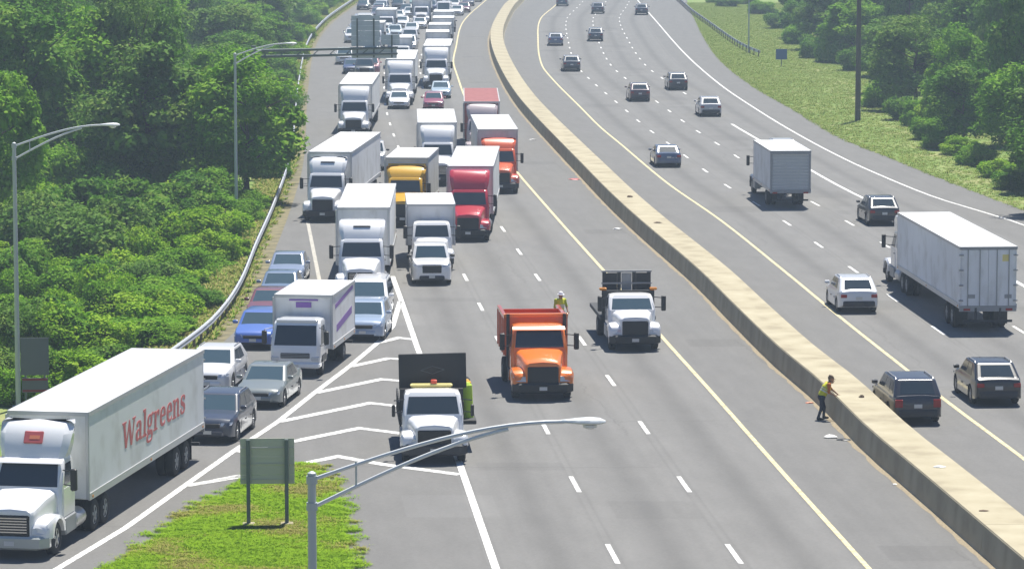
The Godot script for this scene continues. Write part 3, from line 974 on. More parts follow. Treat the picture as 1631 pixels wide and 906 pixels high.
# ---------------------------------------------------------------- street furniture
func street_lamp(label: String, at: Vector3, h: float, arm: float, turn: float) -> void:
	var t := thing("street_lamp", label, "street lamp", at, turn, "twin-arm street lamps")
	part(t, "pole", "lamppole%.1f" % h, func(): return tube([Vector3(0, 0.0, 0), Vector3(0, h, 0)], [0.1, 0.072], 12), mats.galv)
	part(t, "base_plate", "lampbase", func(): return box(Vector3(-0.22, 0, -0.22), Vector3(0.22, 0.05, 0.22), 0.01), mats.galv)
	part(t, "pole_cap", "lampcap%.1f" % h, func(): return tube([Vector3(0, h, 0), Vector3(0, h + 0.04, 0), Vector3(0, h + 0.07, 0)], [0.08, 0.076, 0.03], 12), mats.galv)
	var r := arm * 0.235
	var up := []
	var lo := []
	for i in 15:
		var q := i / 14.0
		up.append(Vector3(arm * q, h - 0.08 + r * (1.5 * q - 0.5 * q * q * q), 0))
		var y1 := r * (1.5 * 0.78 - 0.5 * pow(0.78, 3))
		lo.append(Vector3(0.05 + (arm * 0.78 - 0.05) * q, h - 0.55 + (y1 + 0.41) * (1.22 * q - 0.22 * q * q * q), 0))
	var ra := []
	for i in 15:
		ra.append(0.036)
	part(t, "upper_arm", "lampup%.1f" % arm, func(): return tube(up, ra, 8), mats.arm_metal)
	part(t, "lower_arm", "lamplo%.1f" % arm, func(): return tube(lo, ra, 8), mats.arm_metal)
	part(t, "arm_strut", "lampst%.1f" % arm, func(): return cyl(lo[3], Vector3(lo[3].x, up[3].y, 0), 0.02, 0.02, 6), mats.galv)
	for y in [h - 0.08, h - 0.55]:
		part(t, "arm_clamp", "lampcl%.2f" % y, func(): return tube([Vector3(0, y - 0.07, 0), Vector3(0, y + 0.07, 0)], [0.098, 0.098], 12), mats.galv)
	var e: Vector3 = up[14]
	var hd := part(t, "lamp_head", "lamphd%.1f" % arm, func():
		var rings := []
		for q in [[-0.05, 0.03, 0.04], [0.05, 0.06, 0.05], [0.25, 0.12, 0.075], [0.45, 0.16, 0.09], [0.62, 0.13, 0.075], [0.72, 0.05, 0.03]]:
			var rr := []
			for i in 12:
				var f := TAU * i / 12.0
				rr.append(e + Vector3(q[0], sin(f) * q[2] * (1.0 if sin(f) > 0 else 0.55), cos(f) * q[1]))
			rings.append(rr)
		return loft(rings), mats.lamp_head)
	part(hd, "lens", "lamplens%.1f" % arm, func():
		var rings := []
		for q in [[0.0, 0.1], [-0.05, 0.09], [-0.08, 0.04]]:
			var rr := []
			for i in 12:
				rr.append(e + Vector3(0.45 + cos(TAU * i / 12.0) * q[1] * 1.3, -0.045 + q[0], sin(TAU * i / 12.0) * q[1]))
			rings.append(rr)
		return loft(rings), mats.lamp)


func guardrail(label: String, x: Callable, d0: float, d1: float, gap_far: float) -> void:
	var t := thing("guardrail", label, "guardrail", Vector3.ZERO, 0.0, "")
	var rings := []
	var d := d0
	while d <= d1:
		var c := Vector3(x.call(d), 0, -d)
		var r := []
		for q in [[0.0, 0.42], [0.05, 0.46], [0.05, 0.53], [0.0, 0.57], [0.05, 0.61], [0.05, 0.68], [0.0, 0.74], [-0.03, 0.74], [0.02, 0.65], [-0.03, 0.57], [0.02, 0.5], [-0.03, 0.42]]:
			r.append(c + Vector3(q[0], q[1], 0))
		rings.append(r)
		d += 3.0
	inst(t, "rail_beam", mesh_of(loft(rings), 60), mats.galv_bright)
	d = d0 + 0.5
	while d < d1:
		part(t, "post", "railpost", func(): return box(Vector3(-0.14, 0, -0.07), Vector3(-0.035, 0.7, 0.07)), mats.wood_post, Vector3(x.call(d), 0, -d))
		d += 1.9 if d < 260 else gap_far


func barrier() -> void:
	var t := thing("median_barrier", "long tan-topped concrete median barrier with grey faces dividing the two carriageways", "barrier", Vector3.ZERO)
	var d := -4.6
	while d < 700:
		var d1 := d + 12.18
		var side := []
		var topr := []
		for k in 4:
			var q := lerpf(d, d1, k / 3.0)
			var x: float = bar.at(q)
			var z := -q
			side.append([Vector3(x, 0, z), Vector3(x + 0.06, 0.1, z), Vector3(x + 0.14, 0.84, z), Vector3(x + 0.16, 0.86, z), Vector3(x + 1.66, 0.86, z), Vector3(x + 1.68, 0.84, z), Vector3(x + 1.76, 0.1, z), Vector3(x + 1.82, 0, z)])
			topr.append([Vector3(x + 0.15, 0.85, z), Vector3(x + 0.165, 0.885, z), Vector3(x + 1.655, 0.885, z), Vector3(x + 1.67, 0.85, z)])
		var w := inst(t, "wall_segment", mesh_of(loft(side)), mats.concrete)
		inst(w, "cap", mesh_of(loft(topr)), mats.concrete)
		d += 12.2


func sign_back(label: String, at: Vector3, turn: float) -> void:
	var t := thing("exit_sign", label, "sign", at, turn)
	for s in [1, -1]:
		part(t, "post", "gorepost%d" % s, func(): return box(Vector3(s * 0.6 - 0.06, 0, -0.05), Vector3(s * 0.6 + 0.06, 2.72, 0.05), 0.01), mats.sign_post)
		part(t, "footing", "goreft%d" % s, func(): return box(Vector3(s * 0.6 - 0.2, 0, -0.2), Vector3(s * 0.6 + 0.2, 0.07, 0.2), 0.02), mats.concrete)
	for i in 5:
		part(t, "panel_strip", "gorepan%d" % i, func(): return box(Vector3(-0.85, 1.3 + i * 0.29, -0.09), Vector3(0.85, 1.3 + i * 0.29 + 0.284, -0.06), 0.004), mats.sign_back)
	for i in 3:
		part(t, "stiffener", "gorestf%d" % i, func(): return box(Vector3(-0.84, 1.42 + i * 0.5, -0.06), Vector3(0.84, 1.445 + i * 0.5, -0.035)), mats.sign_back)


func small_sign(at: Vector3) -> void:
	var t := thing("ramp_sign", "tall grey sign back with a red-edged plate below it beside a street lamp", "sign", at, 0.07)
	for s in [1, -1]:
		part(t, "post", "rampp%d" % s, func(): return box(Vector3(s * 0.35 - 0.04, 0, -0.04), Vector3(s * 0.35 + 0.04, 3.2, 0.04)), mats.sign_post)
	part(t, "panel", "ramppan", func(): return box(Vector3(-0.52, 1.9, 0.045), Vector3(0.52, 3.3, 0.065), 0.005), mats.sign_grey)
	var b := part(t, "lower_plate", "ramplow", func(): return box(Vector3(-0.48, 1.25, 0.045), Vector3(0.48, 1.8, 0.065), 0.005), mats.sign_grey)
	for y in [1.28, 1.7]:
		part(b, "red_band", "rampred%.1f" % y, func(): return box(Vector3(-0.46, y, 0.06), Vector3(0.46, y + 0.08, 0.072)), mats.dull_red)


func utility_pole(at: Vector3) -> void:
	var t := thing("utility_pole", "thick dark wooden utility pole standing in the grass by the right woods", "pole", at)
	part(t, "shaft", "upole", func(): return tube([Vector3.ZERO, Vector3(0, 12.5, 0)], [0.24, 0.17], 12), mats.pole_wood)
	part(t, "crossarm", "uarm", func(): return box(Vector3(-1.2, 11.6, -0.16), Vector3(1.2, 11.75, -0.04), 0.01), mats.pole_wood)
	for x in [-1.0, -0.4, 0.4, 1.0]:
		part(t, "insulator", "uins%.1f" % x, func(): return tube([Vector3(x, 11.75, -0.1), Vector3(x, 11.83, -0.1), Vector3(x, 11.92, -0.1)], [0.03, 0.06, 0.03], 8), mats.steel)


func overhead_sign() -> void:
	# cantilever over the exit lane; the mast stands in the trees
	var d := 236.0
	var t := thing("overhead_sign", "dark cantilever sign gantry with stacked sign backs above the exit lane", "sign", Vector3(-17.2, 0, -d))
	part(t, "mast", "ovmast", func(): return tube([Vector3.ZERO, Vector3(0, 8.9, 0)], [0.24, 0.17], 12), mats.sign_post)
	for y in [8.15, 8.55]:
		part(t, "arm", "ovarm%.1f" % y, func(): return tube([Vector3(0, y, 0), Vector3(9.6, y + 0.22, 0.0)], [0.1, 0.075], 8), mats.sign_post)
	for i in 8:
		part(t, "arm_brace", "ovbr%d" % i, func(): return cyl(Vector3(0.6 + i * 1.1, 8.17 + i * 0.026, 0), Vector3(1.1 + i * 1.1, 8.58 + i * 0.026, 0), 0.03, 0.03, 6), mats.sign_post)
	for s in [[7.45, 0.95, 8.86, 6], [9.1, 0.62, 8.95, 2], [8.03, 1.5, 8.05, 2]]:
		for i in int(s[3]):
			part(t, "panel_strip", "ovp%.2f%d" % [s[0], i], func(): return box(Vector3(s[0] - s[1], s[2] + i * 0.34, -0.2), Vector3(s[0] + s[1], s[2] + i * 0.34 + 0.325, -0.16)), mats.sign_dark)
	for x in [6.9, 8.0, 9.2]:
		part(t, "hanger", "ovh%.1f" % x, func(): return box(Vector3(x - 0.05, 8.1, -0.15), Vector3(x + 0.05, 10.7 if x < 8.5 else 9.6, -0.08)), mats.sign_post)


# ---------------------------------------------------------------- plants
func leaf_cloud(seed_: int, n: int, lobes: int, rx: float, ry: float, y0: float, lr: float, size: float, cols: Array, droop := 0.0) -> ArrayMesh:
	var r := RandomNumberGenerator.new()
	r.seed = seed_
	var centres := []
	for i in lobes:
		var dir := Vector3(r.randf_range(-1, 1), r.randf_range(-0.75, 1), r.randf_range(-1, 1))
		while dir.length() > 1.0 or dir.length() < 0.2:
			dir = Vector3(r.randf_range(-1, 1), r.randf_range(-0.75, 1), r.randf_range(-1, 1))
		dir = dir.normalized() * pow(dir.length(), 0.5)
		var rad := lr * r.randf_range(0.45, 1.45)
		var k := r.randf_range(0.72, 1.02)
		centres.append([Vector3(dir.x * rx, y0 + ry + dir.y * ry, dir.z * rx) * Vector3(k, 1, k), rad, r.randf(), r.randf_range(0.65, 1.5)])
	var v := PackedVector3Array()
	var nn := PackedVector3Array()
	var cc := PackedColorArray()
	for i in n:
		var c = centres[r.randi() % lobes]
		var dir := Vector3(r.randfn(), r.randfn() * 0.9 + 0.25, r.randfn()).normalized()
		var p: Vector3 = c[0] + dir * float(c[1]) * pow(r.randf_range(0.25, 1.12), 0.6) * Vector3(1, 0.8, 1)
		p.y = maxf(p.y - droop * r.randf(), 0.03)
		var nrm := (dir * 0.6 + Vector3(r.randfn() * 0.45, r.randfn() * 0.45 + 0.6, r.randfn() * 0.45)).normalized()
		var a := nrm.cross(Vector3(r.randfn(), r.randfn(), r.randfn())).normalized()
		var b := nrm.cross(a)
		var s := size * r.randf_range(0.6, 1.35) * float(c[3])
		a *= s
		b *= s * 0.55
		var f := nrm * s * 0.18
		var q := [p - a, p + b - f, p + a, p - b - f]
		var t: float = clampf(float(c[2]) * 0.6 + r.randf() * 0.55, 0, 0.999) * (cols.size() - 1)
		var col: Color = cols[int(t)].lerp(cols[int(t) + 1], t - int(t))
		var turned: bool = (q[2] - q[0]).cross(q[1] - q[0]).dot(nrm) > 0
		for k in ([0, 1, 2, 0, 2, 3] if turned else [0, 2, 1, 0, 3, 2]):
			v.append(q[k])
			nn.append(nrm)
			cc.append(col)
	return raw_mesh(v, nn, null, cc)


func trunk_mesh(seed_: int, h: float, spread: float) -> ArrayMesh:
	var r := RandomNumberGenerator.new()
	r.seed = seed_
	var path := []
	var rad := []
	for i in 6:
		var q := i / 5.0
		path.append(Vector3(r.randf_range(-0.12, 0.12) * i * 0.4, h * 0.8 * q, r.randf_range(-0.12, 0.12) * i * 0.4))
		rad.append(lerpf(0.2, 0.05, q) * h / 10.0 * (1.35 if i == 0 else 1.0))
	var v := tube(path, rad, 8)
	for i in 7:
		var y := h * lerpf(0.28, 0.7, i / 6.0)
		var a := i * 2.4 + r.randf()
		var e := Vector3(cos(a) * spread * 0.75, y + h * r.randf_range(0.1, 0.2), sin(a) * spread * 0.75)
		v.append_array(tube([Vector3(0, y, 0), Vector3(e.x * 0.5, lerpf(y, e.y, 0.4), e.z * 0.5), e], [0.085 * h / 10, 0.055 * h / 10, 0.02], 6))
	return mesh_of(v, 60)


const TONES := {
	"olive": [Color(0.075, 0.165, 0.028), Color(0.105, 0.21, 0.036), Color(0.145, 0.25, 0.045), Color(0.2, 0.28, 0.055)],
	"mid": [Color(0.065, 0.165, 0.02), Color(0.095, 0.22, 0.026), Color(0.13, 0.26, 0.032), Color(0.19, 0.29, 0.04)],
	"light": [Color(0.09, 0.22, 0.014), Color(0.135, 0.29, 0.02), Color(0.18, 0.34, 0.026), Color(0.24, 0.38, 0.04)],
	"lime": [Color(0.14, 0.28, 0.012), Color(0.2, 0.36, 0.018), Color(0.25, 0.42, 0.026), Color(0.32, 0.45, 0.04)],
}
const TREE_LABEL := {
	"olive": "tall olive green broadleaf tree in the roadside wood",
	"mid": "mid green broadleaf tree with a loose crown in the roadside wood",
	"light": "light green leafy tree standing out among olive green trees",
}
const BUSH_LABEL := {
	"olive": "olive green rounded bush in the thicket beside the highway",
	"mid": "mid green leafy bush in the thicket beside the highway",
	"light": "fresh light green bush in the thicket beside the highway",
	"lime": "bright yellow-green vine-covered bush in the thicket beside the highway",
}


func tree(tone: String, at: Vector3, h: float, r: float, where: String, label := "") -> void:
	var v := int(absf(at.x * 7.0 + at.z * 3.0)) % 3
	var key := "tree%s%d" % [tone, v]
	if not cache.has(key):
		var sd := hash(key)
		cache[key] = leaf_cloud(sd, 17000, 64, 3.6, 4.3, 1.2, 1.15, 0.17, TONES[tone])
		cache[key + "t"] = trunk_mesh(sd, 10.0, 3.6)
	var t := thing("roadside_tree", label if label != "" else TREE_LABEL[tone] + where, "tree", at, fmod(absf(at.x * 13.7 + at.z), TAU), "" if label != "" else tone + " trees" + where)
	t.scale = Vector3(r / 4.2, h / 10.6, r / 4.2)
	inst(t, "trunk", cache[key + "t"], mats.bark)
	inst(t, "crown", cache[key], mats.leaf)


func bush(tone: String, at: Vector3, h: float, r: float, where := "") -> void:
	var v := int(absf(at.x * 5.0 + at.z * 3.0)) % 3
	var key := "bush%s%d" % [tone, v]
	if not cache.has(key):
		var sd := hash(key)
		cache[key] = leaf_cloud(sd, 11000, 36, 1.6, 1.0, 0.0, 0.58, 0.085, TONES[tone], 0.25)
		cache[key + "t"] = trunk_mesh(sd, 2.2, 1.2)
	var t := thing("roadside_bush", BUSH_LABEL[tone] + where, "bush", at, fmod(absf(at.x * 11.3 + at.z), TAU), tone + " bushes" + where)
	t.scale = Vector3(r / 2.0, h / 2.5, r / 2.0)
	inst(t, "stem", cache[key + "t"], mats.bark)
	inst(t, "foliage", cache[key], mats.leaf)


func tuft_mesh(seed_: int, h: float, cols: Array) -> ArrayMesh:
	var r := RandomNumberGenerator.new()
	r.seed = seed_
	var v := PackedVector3Array()
	var nn := PackedVector3Array()
	var cc := PackedColorArray()
	for i in 14:
		var a := r.randf() * TAU
		var p := Vector3(cos(a), 0, sin(a)) * r.randf() * 0.16
		var d := Vector3(cos(a + r.randf() - 0.5), 0, sin(a + r.randf() - 0.5))
		var s := Vector3(-d.z, 0, d.x) * h * 0.13
		var hh := h * r.randf_range(0.5, 1.2)
		var m := p + d * hh * 0.6 + Vector3.UP * hh * 0.55
		var e := p + d * hh * 1.3 + Vector3.UP * hh * 0.8
		var n := (Vector3.UP + d * 0.25).normalized()
		var col: Color = cols[r.randi() % cols.size()]
		if (m - p).cross(s).dot(n) < 0:
			s = -s
		for q in [p - s, p + s, m + s * 0.8, p - s, m + s * 0.8, m - s * 0.8, m - s * 0.8, m + s * 0.8, e]:
			v.append(q)
			nn.append(n)
			cc.append(col)
	return raw_mesh(v, nn, null, cc)


func tufts(called: String, label: String, m: Mesh, spots: Array, seed_: int) -> void:
	var r := RandomNumberGenerator.new()
	r.seed = seed_
	var mm := MultiMesh.new()
	mm.transform_format = MultiMesh.TRANSFORM_3D
	mm.mesh = m
	mm.instance_count = spots.size()
	for i in spots.size():
		var s := r.randf_range(0.6, 1.4)
		mm.set_instance_transform(i, Transform3D(Basis(Vector3.UP, r.randf() * TAU).scaled(Vector3(s, s * r.randf_range(0.7, 1.3), s)), spots[i]))
	var o := MultiMeshInstance3D.new()
	o.name = called
	o.multimesh = mm
	o.material_override = mats.leaf
	tag(o, label, "grass")
	o.set_meta("kind", "stuff")
	add_child(o, true)


# ---------------------------------------------------------------- people: bones -> one smooth surface
func sd_bone(p: Vector3, b: Array) -> float:
	var ab: Vector3 = b[1] - b[0]
	var t := clampf((p - b[0]).dot(ab) / maxf(ab.length_squared(), 1e-9), 0, 1)
	return (p - b[0] - ab * t).length() - lerpf(b[2], b[3], t)


func body_mesh(groups: Array, colours: Array) -> ArrayMesh:
	var v := PackedVector3Array()
	var nn := PackedVector3Array()
	var cc := PackedColorArray()
	for g in groups:
		var cell: float = g[0]
		var k: float = g[1]
		var bones: Array = g[2]
		var lo := Vector3.ONE * 1e9
		var hi := -lo
		for b in bones:
			for e in [[0, 2], [1, 3]]:
				var m: float = b[e[1]] + cell * 3
				lo = lo.min(b[e[0]] - Vector3.ONE * m)
				hi = hi.max(b[e[0]] + Vector3.ONE * m)
		var nx := int((hi.x - lo.x) / cell) + 2
		var ny := int((hi.y - lo.y) / cell) + 2
		var nz := int((hi.z - lo.z) / cell) + 2
		var f := PackedFloat32Array()
		f.resize(nx * ny * nz)
		f.fill(1.0)
		for b in bones:
			var m: float = maxf(b[2], b[3]) + maxf(cell * 2.5, k * 2)
			var l: Vector3 = ((b[0] as Vector3).min(b[1]) - Vector3.ONE * m - lo) / cell
			var h: Vector3 = ((b[0] as Vector3).max(b[1]) + Vector3.ONE * m - lo) / cell
			for z in range(maxi(0, int(l.z)), mini(nz, int(h.z) + 1)):
				for y in range(maxi(0, int(l.y)), mini(ny, int(h.y) + 1)):
					for x in range(maxi(0, int(l.x)), mini(nx, int(h.x) + 1)):
						var i := (z * ny + y) * nx + x
						var d := sd_bone(lo + Vector3(x, y, z) * cell, b)
						var a := f[i]
						var q := maxf(k - absf(a - d), 0.0) / k
						f[i] = minf(a, d) - q * q * k * 0.25
		var at := {}
		var pos := []
		for z in nz - 1:
			for y in ny - 1:
				for x in nx - 1:
					var i0 := (z * ny + y) * nx + x
					var s := 0
					for c in 8:
						if f[i0 + (c & 1) + ((c >> 1) & 1) * nx + ((c >> 2) & 1) * nx * ny] < 0:
							s += 1
					if s == 0 or s == 8:
						continue
					var sum := Vector3.ZERO
					var cnt := 0
					for e in [[0, 1], [2, 3], [4, 5], [6, 7], [0, 2], [1, 3], [4, 6], [5, 7], [0, 4], [1, 5], [2, 6], [3, 7]]:
						var ca: int = e[0]
						var cb: int = e[1]
						var fa := f[i0 + (ca & 1) + ((ca >> 1) & 1) * nx + ((ca >> 2) & 1) * nx * ny]
						var fb := f[i0 + (cb & 1) + ((cb >> 1) & 1) * nx + ((cb >> 2) & 1) * nx * ny]
						if (fa < 0) != (fb < 0):
							var t := fa / (fa - fb)
							sum += Vector3(ca & 1, (ca >> 1) & 1, (ca >> 2) & 1).lerp(Vector3(cb & 1, (cb >> 1) & 1, (cb >> 2) & 1), t)
							cnt += 1
					at[i0] = pos.size()
					pos.append(lo + (Vector3(x, y, z) + sum / cnt) * cell)
		var strides := [1, nx, nx * ny]
		var quads := []
		for i0 in at:
			for ax in 3:
				var u: int = strides[(ax + 1) % 3]
				var w: int = strides[(ax + 2) % 3]
				var fa := f[i0]
				var fb := f[i0 + strides[ax]]
				if (fa < 0) == (fb < 0) or not at.has(i0 - u) or not at.has(i0 - w) or not at.has(i0 - u - w):
					continue
				var q := [at[i0], at[i0 - u], at[i0 - u - w], at[i0 - w]]
				if fa < 0:
					q.reverse()
				quads.append(q)
		var nrm := []
		nrm.resize(pos.size())
		nrm.fill(Vector3.ZERO)
		for q in quads:
			var n: Vector3 = (pos[q[2]] - pos[q[0]]).cross(pos[q[1]] - pos[q[0]])
			for i in q:
				nrm[i] += n
		var col := []
		for p in pos:
			var best := 1e9
			var c := 0
			for b in bones:
				var d := sd_bone(p, b)
				if d < best:
					best = d
					c = b[4]
			col.append(colours[c])
		for q in quads:
			for i in [0, 1, 2, 0, 2, 3]:
				v.append(pos[q[i]])
				nn.append(nrm[q[i]].normalized())
				cc.append(col[q[i]])
	return raw_mesh(v, nn, null, cc)


func hand_bones(w: Vector3, dir: Vector3, side: Vector3, curl: Vector3) -> Array:
	var o := [[w, w + dir * 0.08, 0.026, 0.03, 0]]
	for i in 4:
		var root := w + dir * 0.085 + side * (i - 1.5) * 0.021
		var l: float = [0.07, 0.08, 0.075, 0.055][i]
		var k := root + dir * l * 0.55 + curl * l * 0.2
		o.append([root, k, 0.01, 0.009, 0])
		o.append([k, k + dir * l * 0.3 + curl * l * 0.4, 0.009, 0.0075, 0])
	var th := w + dir * 0.03 + side * -0.03
	o.append([th, th + (dir * 0.6 - side * 0.8).normalized() * 0.035, 0.012, 0.011, 0])
	o.append([th + (dir * 0.6 - side * 0.8).normalized() * 0.035, th + (dir * 0.6 - side * 0.8).normalized() * 0.035 + dir * 0.03, 0.011, 0.008, 0])
	return o


# j: joints by name; colours: 0 skin, 1 shirt, 2 trousers, 3 boots, 4 hair
func person(label: String, at: Vector3, turn: float, j: Dictionary, look: Vector3, colours: Array, hat: Material, vest: Material) -> void:
	var t := thing("person", label, "person", at, turn)
	var b := []
	var up: Vector3 = (j.neck - j.chest).normalized()
	b.append([j.pelvis, j.waist, 0.14, 0.13, 2])
	b.append([j.waist, j.chest, 0.135, 0.15, 1])
	b.append([j.chest, j.neck - up * 0.05, 0.15, 0.075, 1])
	b.append([j.neck - up * 0.06, j.neck + up * 0.04, 0.058, 0.055, 0])
	for s in ["l", "r"]:
		b.append([j.chest + up * 0.08, j["sho_" + s], 0.1, 0.075, 1])
		b.append([j["sho_" + s], j["elb_" + s], 0.07, 0.05, 1])
		b.append([j["elb_" + s], j["wri_" + s], 0.047, 0.03, 0])
		b.append([j.pelvis, j["hip_" + s], 0.13, 0.11, 2])
		b.append([j["hip_" + s], j["kne_" + s], 0.1, 0.068, 2])
		b.append([j["kne_" + s], j["ank_" + s], 0.066, 0.05, 2])
		b.append([j["ank_" + s] - Vector3(0, 0.03, 0), j["toe_" + s], 0.055, 0.04, 3])
	var h: Vector3 = j.head
	var sd := look.cross(Vector3.UP).normalized()
	var head := [[h + Vector3(0, 0.04, 0) - look * 0.02, h + Vector3(0, 0.05, 0) + look * 0.025, 0.092, 0.085, 0], [h + look * 0.03 - Vector3(0, 0.06, 0), h + look * 0.055 - Vector3(0, 0.085, 0), 0.058, 0.04, 0], [h + look * 0.1 + Vector3(0, 0.01, 0), h + look * 0.118 - Vector3(0, 0.022, 0), 0.01, 0.016, 0],
		[h - look * 0.05 + Vector3(0, 0.05, 0), h - look * 0.06 - Vector3(0, 0.03, 0), 0.085, 0.06, 4], [h + Vector3(0, -0.1, 0), j.neck, 0.05, 0.055, 0]]
	for s in [1, -1]:
		head.append([h + sd * 0.088 * s + Vector3(0, 0.015, 0), h + sd * 0.09 * s - Vector3(0, 0.02, 0), 0.018, 0.013, 0])
		head.append([h + look * 0.094 + sd * 0.034 * s + Vector3(0, 0.02, 0), h + look * 0.095 + sd * 0.034 * s + Vector3(0, 0.021, 0), 0.012, 0.012, 4])
	head.append([h + look * 0.093 + sd * 0.02 - Vector3(0, 0.055, 0), h + look * 0.093 - sd * 0.02 - Vector3(0, 0.055, 0), 0.008, 0.008, 4])
	var groups := [[0.024, 0.04, b], [0.012, 0.012, head]]
	for s in ["l", "r"]:
		var dir: Vector3 = (j["wri_" + s] - j["elb_" + s]).normalized()
		var side := dir.cross(Vector3.UP if absf(dir.y) < 0.8 else look).normalized()
		groups.append([0.0065, 0.008, hand_bones(j["wri_" + s], dir, side, side.cross(dir))])
	inst(t, "body", body_mesh(groups, colours), mats.body)
	var vb := [[j.waist - up * 0.06, j.chest, 0.155, 0.172, 0], [j.chest, j.neck - up * 0.1, 0.172, 0.1, 0]]
	for s in ["l", "r"]:
		vb.append([j.chest + up * 0.09, j["sho_" + s].lerp(j.chest + up * 0.09, 0.25), 0.115, 0.094, 0])
	inst(t, "safety_vest", body_mesh([[0.024, 0.04, vb]], [Color.WHITE]), vest)
	for q in [0.35, 0.75]:
		var c: Vector3 = (j.waist as Vector3).lerp(j.chest, q)
		part(t, "reflective_band", "", func():
			var r0 := lerpf(0.16, 0.174, q)
			return tube([c - up * 0.025, c + up * 0.025], [r0 + 0.006, r0 + 0.006], 16), mats.silver_tape)
	part(t, "hard_hat", "", func():
		var c := h + Vector3(0, 0.07, 0)
		var rings := []
		for q in [[-0.012, 0.15], [0.0, 0.15], [0.004, 0.115], [0.05, 0.108], [0.09, 0.08], [0.11, 0.03]]:
			var rr := []
			for i in 16:
				var a := TAU * i / 16.0
				var rad: float = q[1] * (1.0 + (0.22 * maxf(0, cos(a)) if q[0] < 0.003 else 0.0))
				rr.append(c + look * cos(a) * rad + sd * sin(a) * rad * 0.9 + Vector3(0, q[0], 0))
			rings.append(rr)
		return loft(rings), hat)


func lturn(s: float) -> float:
	return atan2(-s, 1.0)


func rear_at(u: float, v: float, s: float, L: float) -> Vector3:
	return gp(u, v) + Vector3(s, 0, -1).normalized() * L


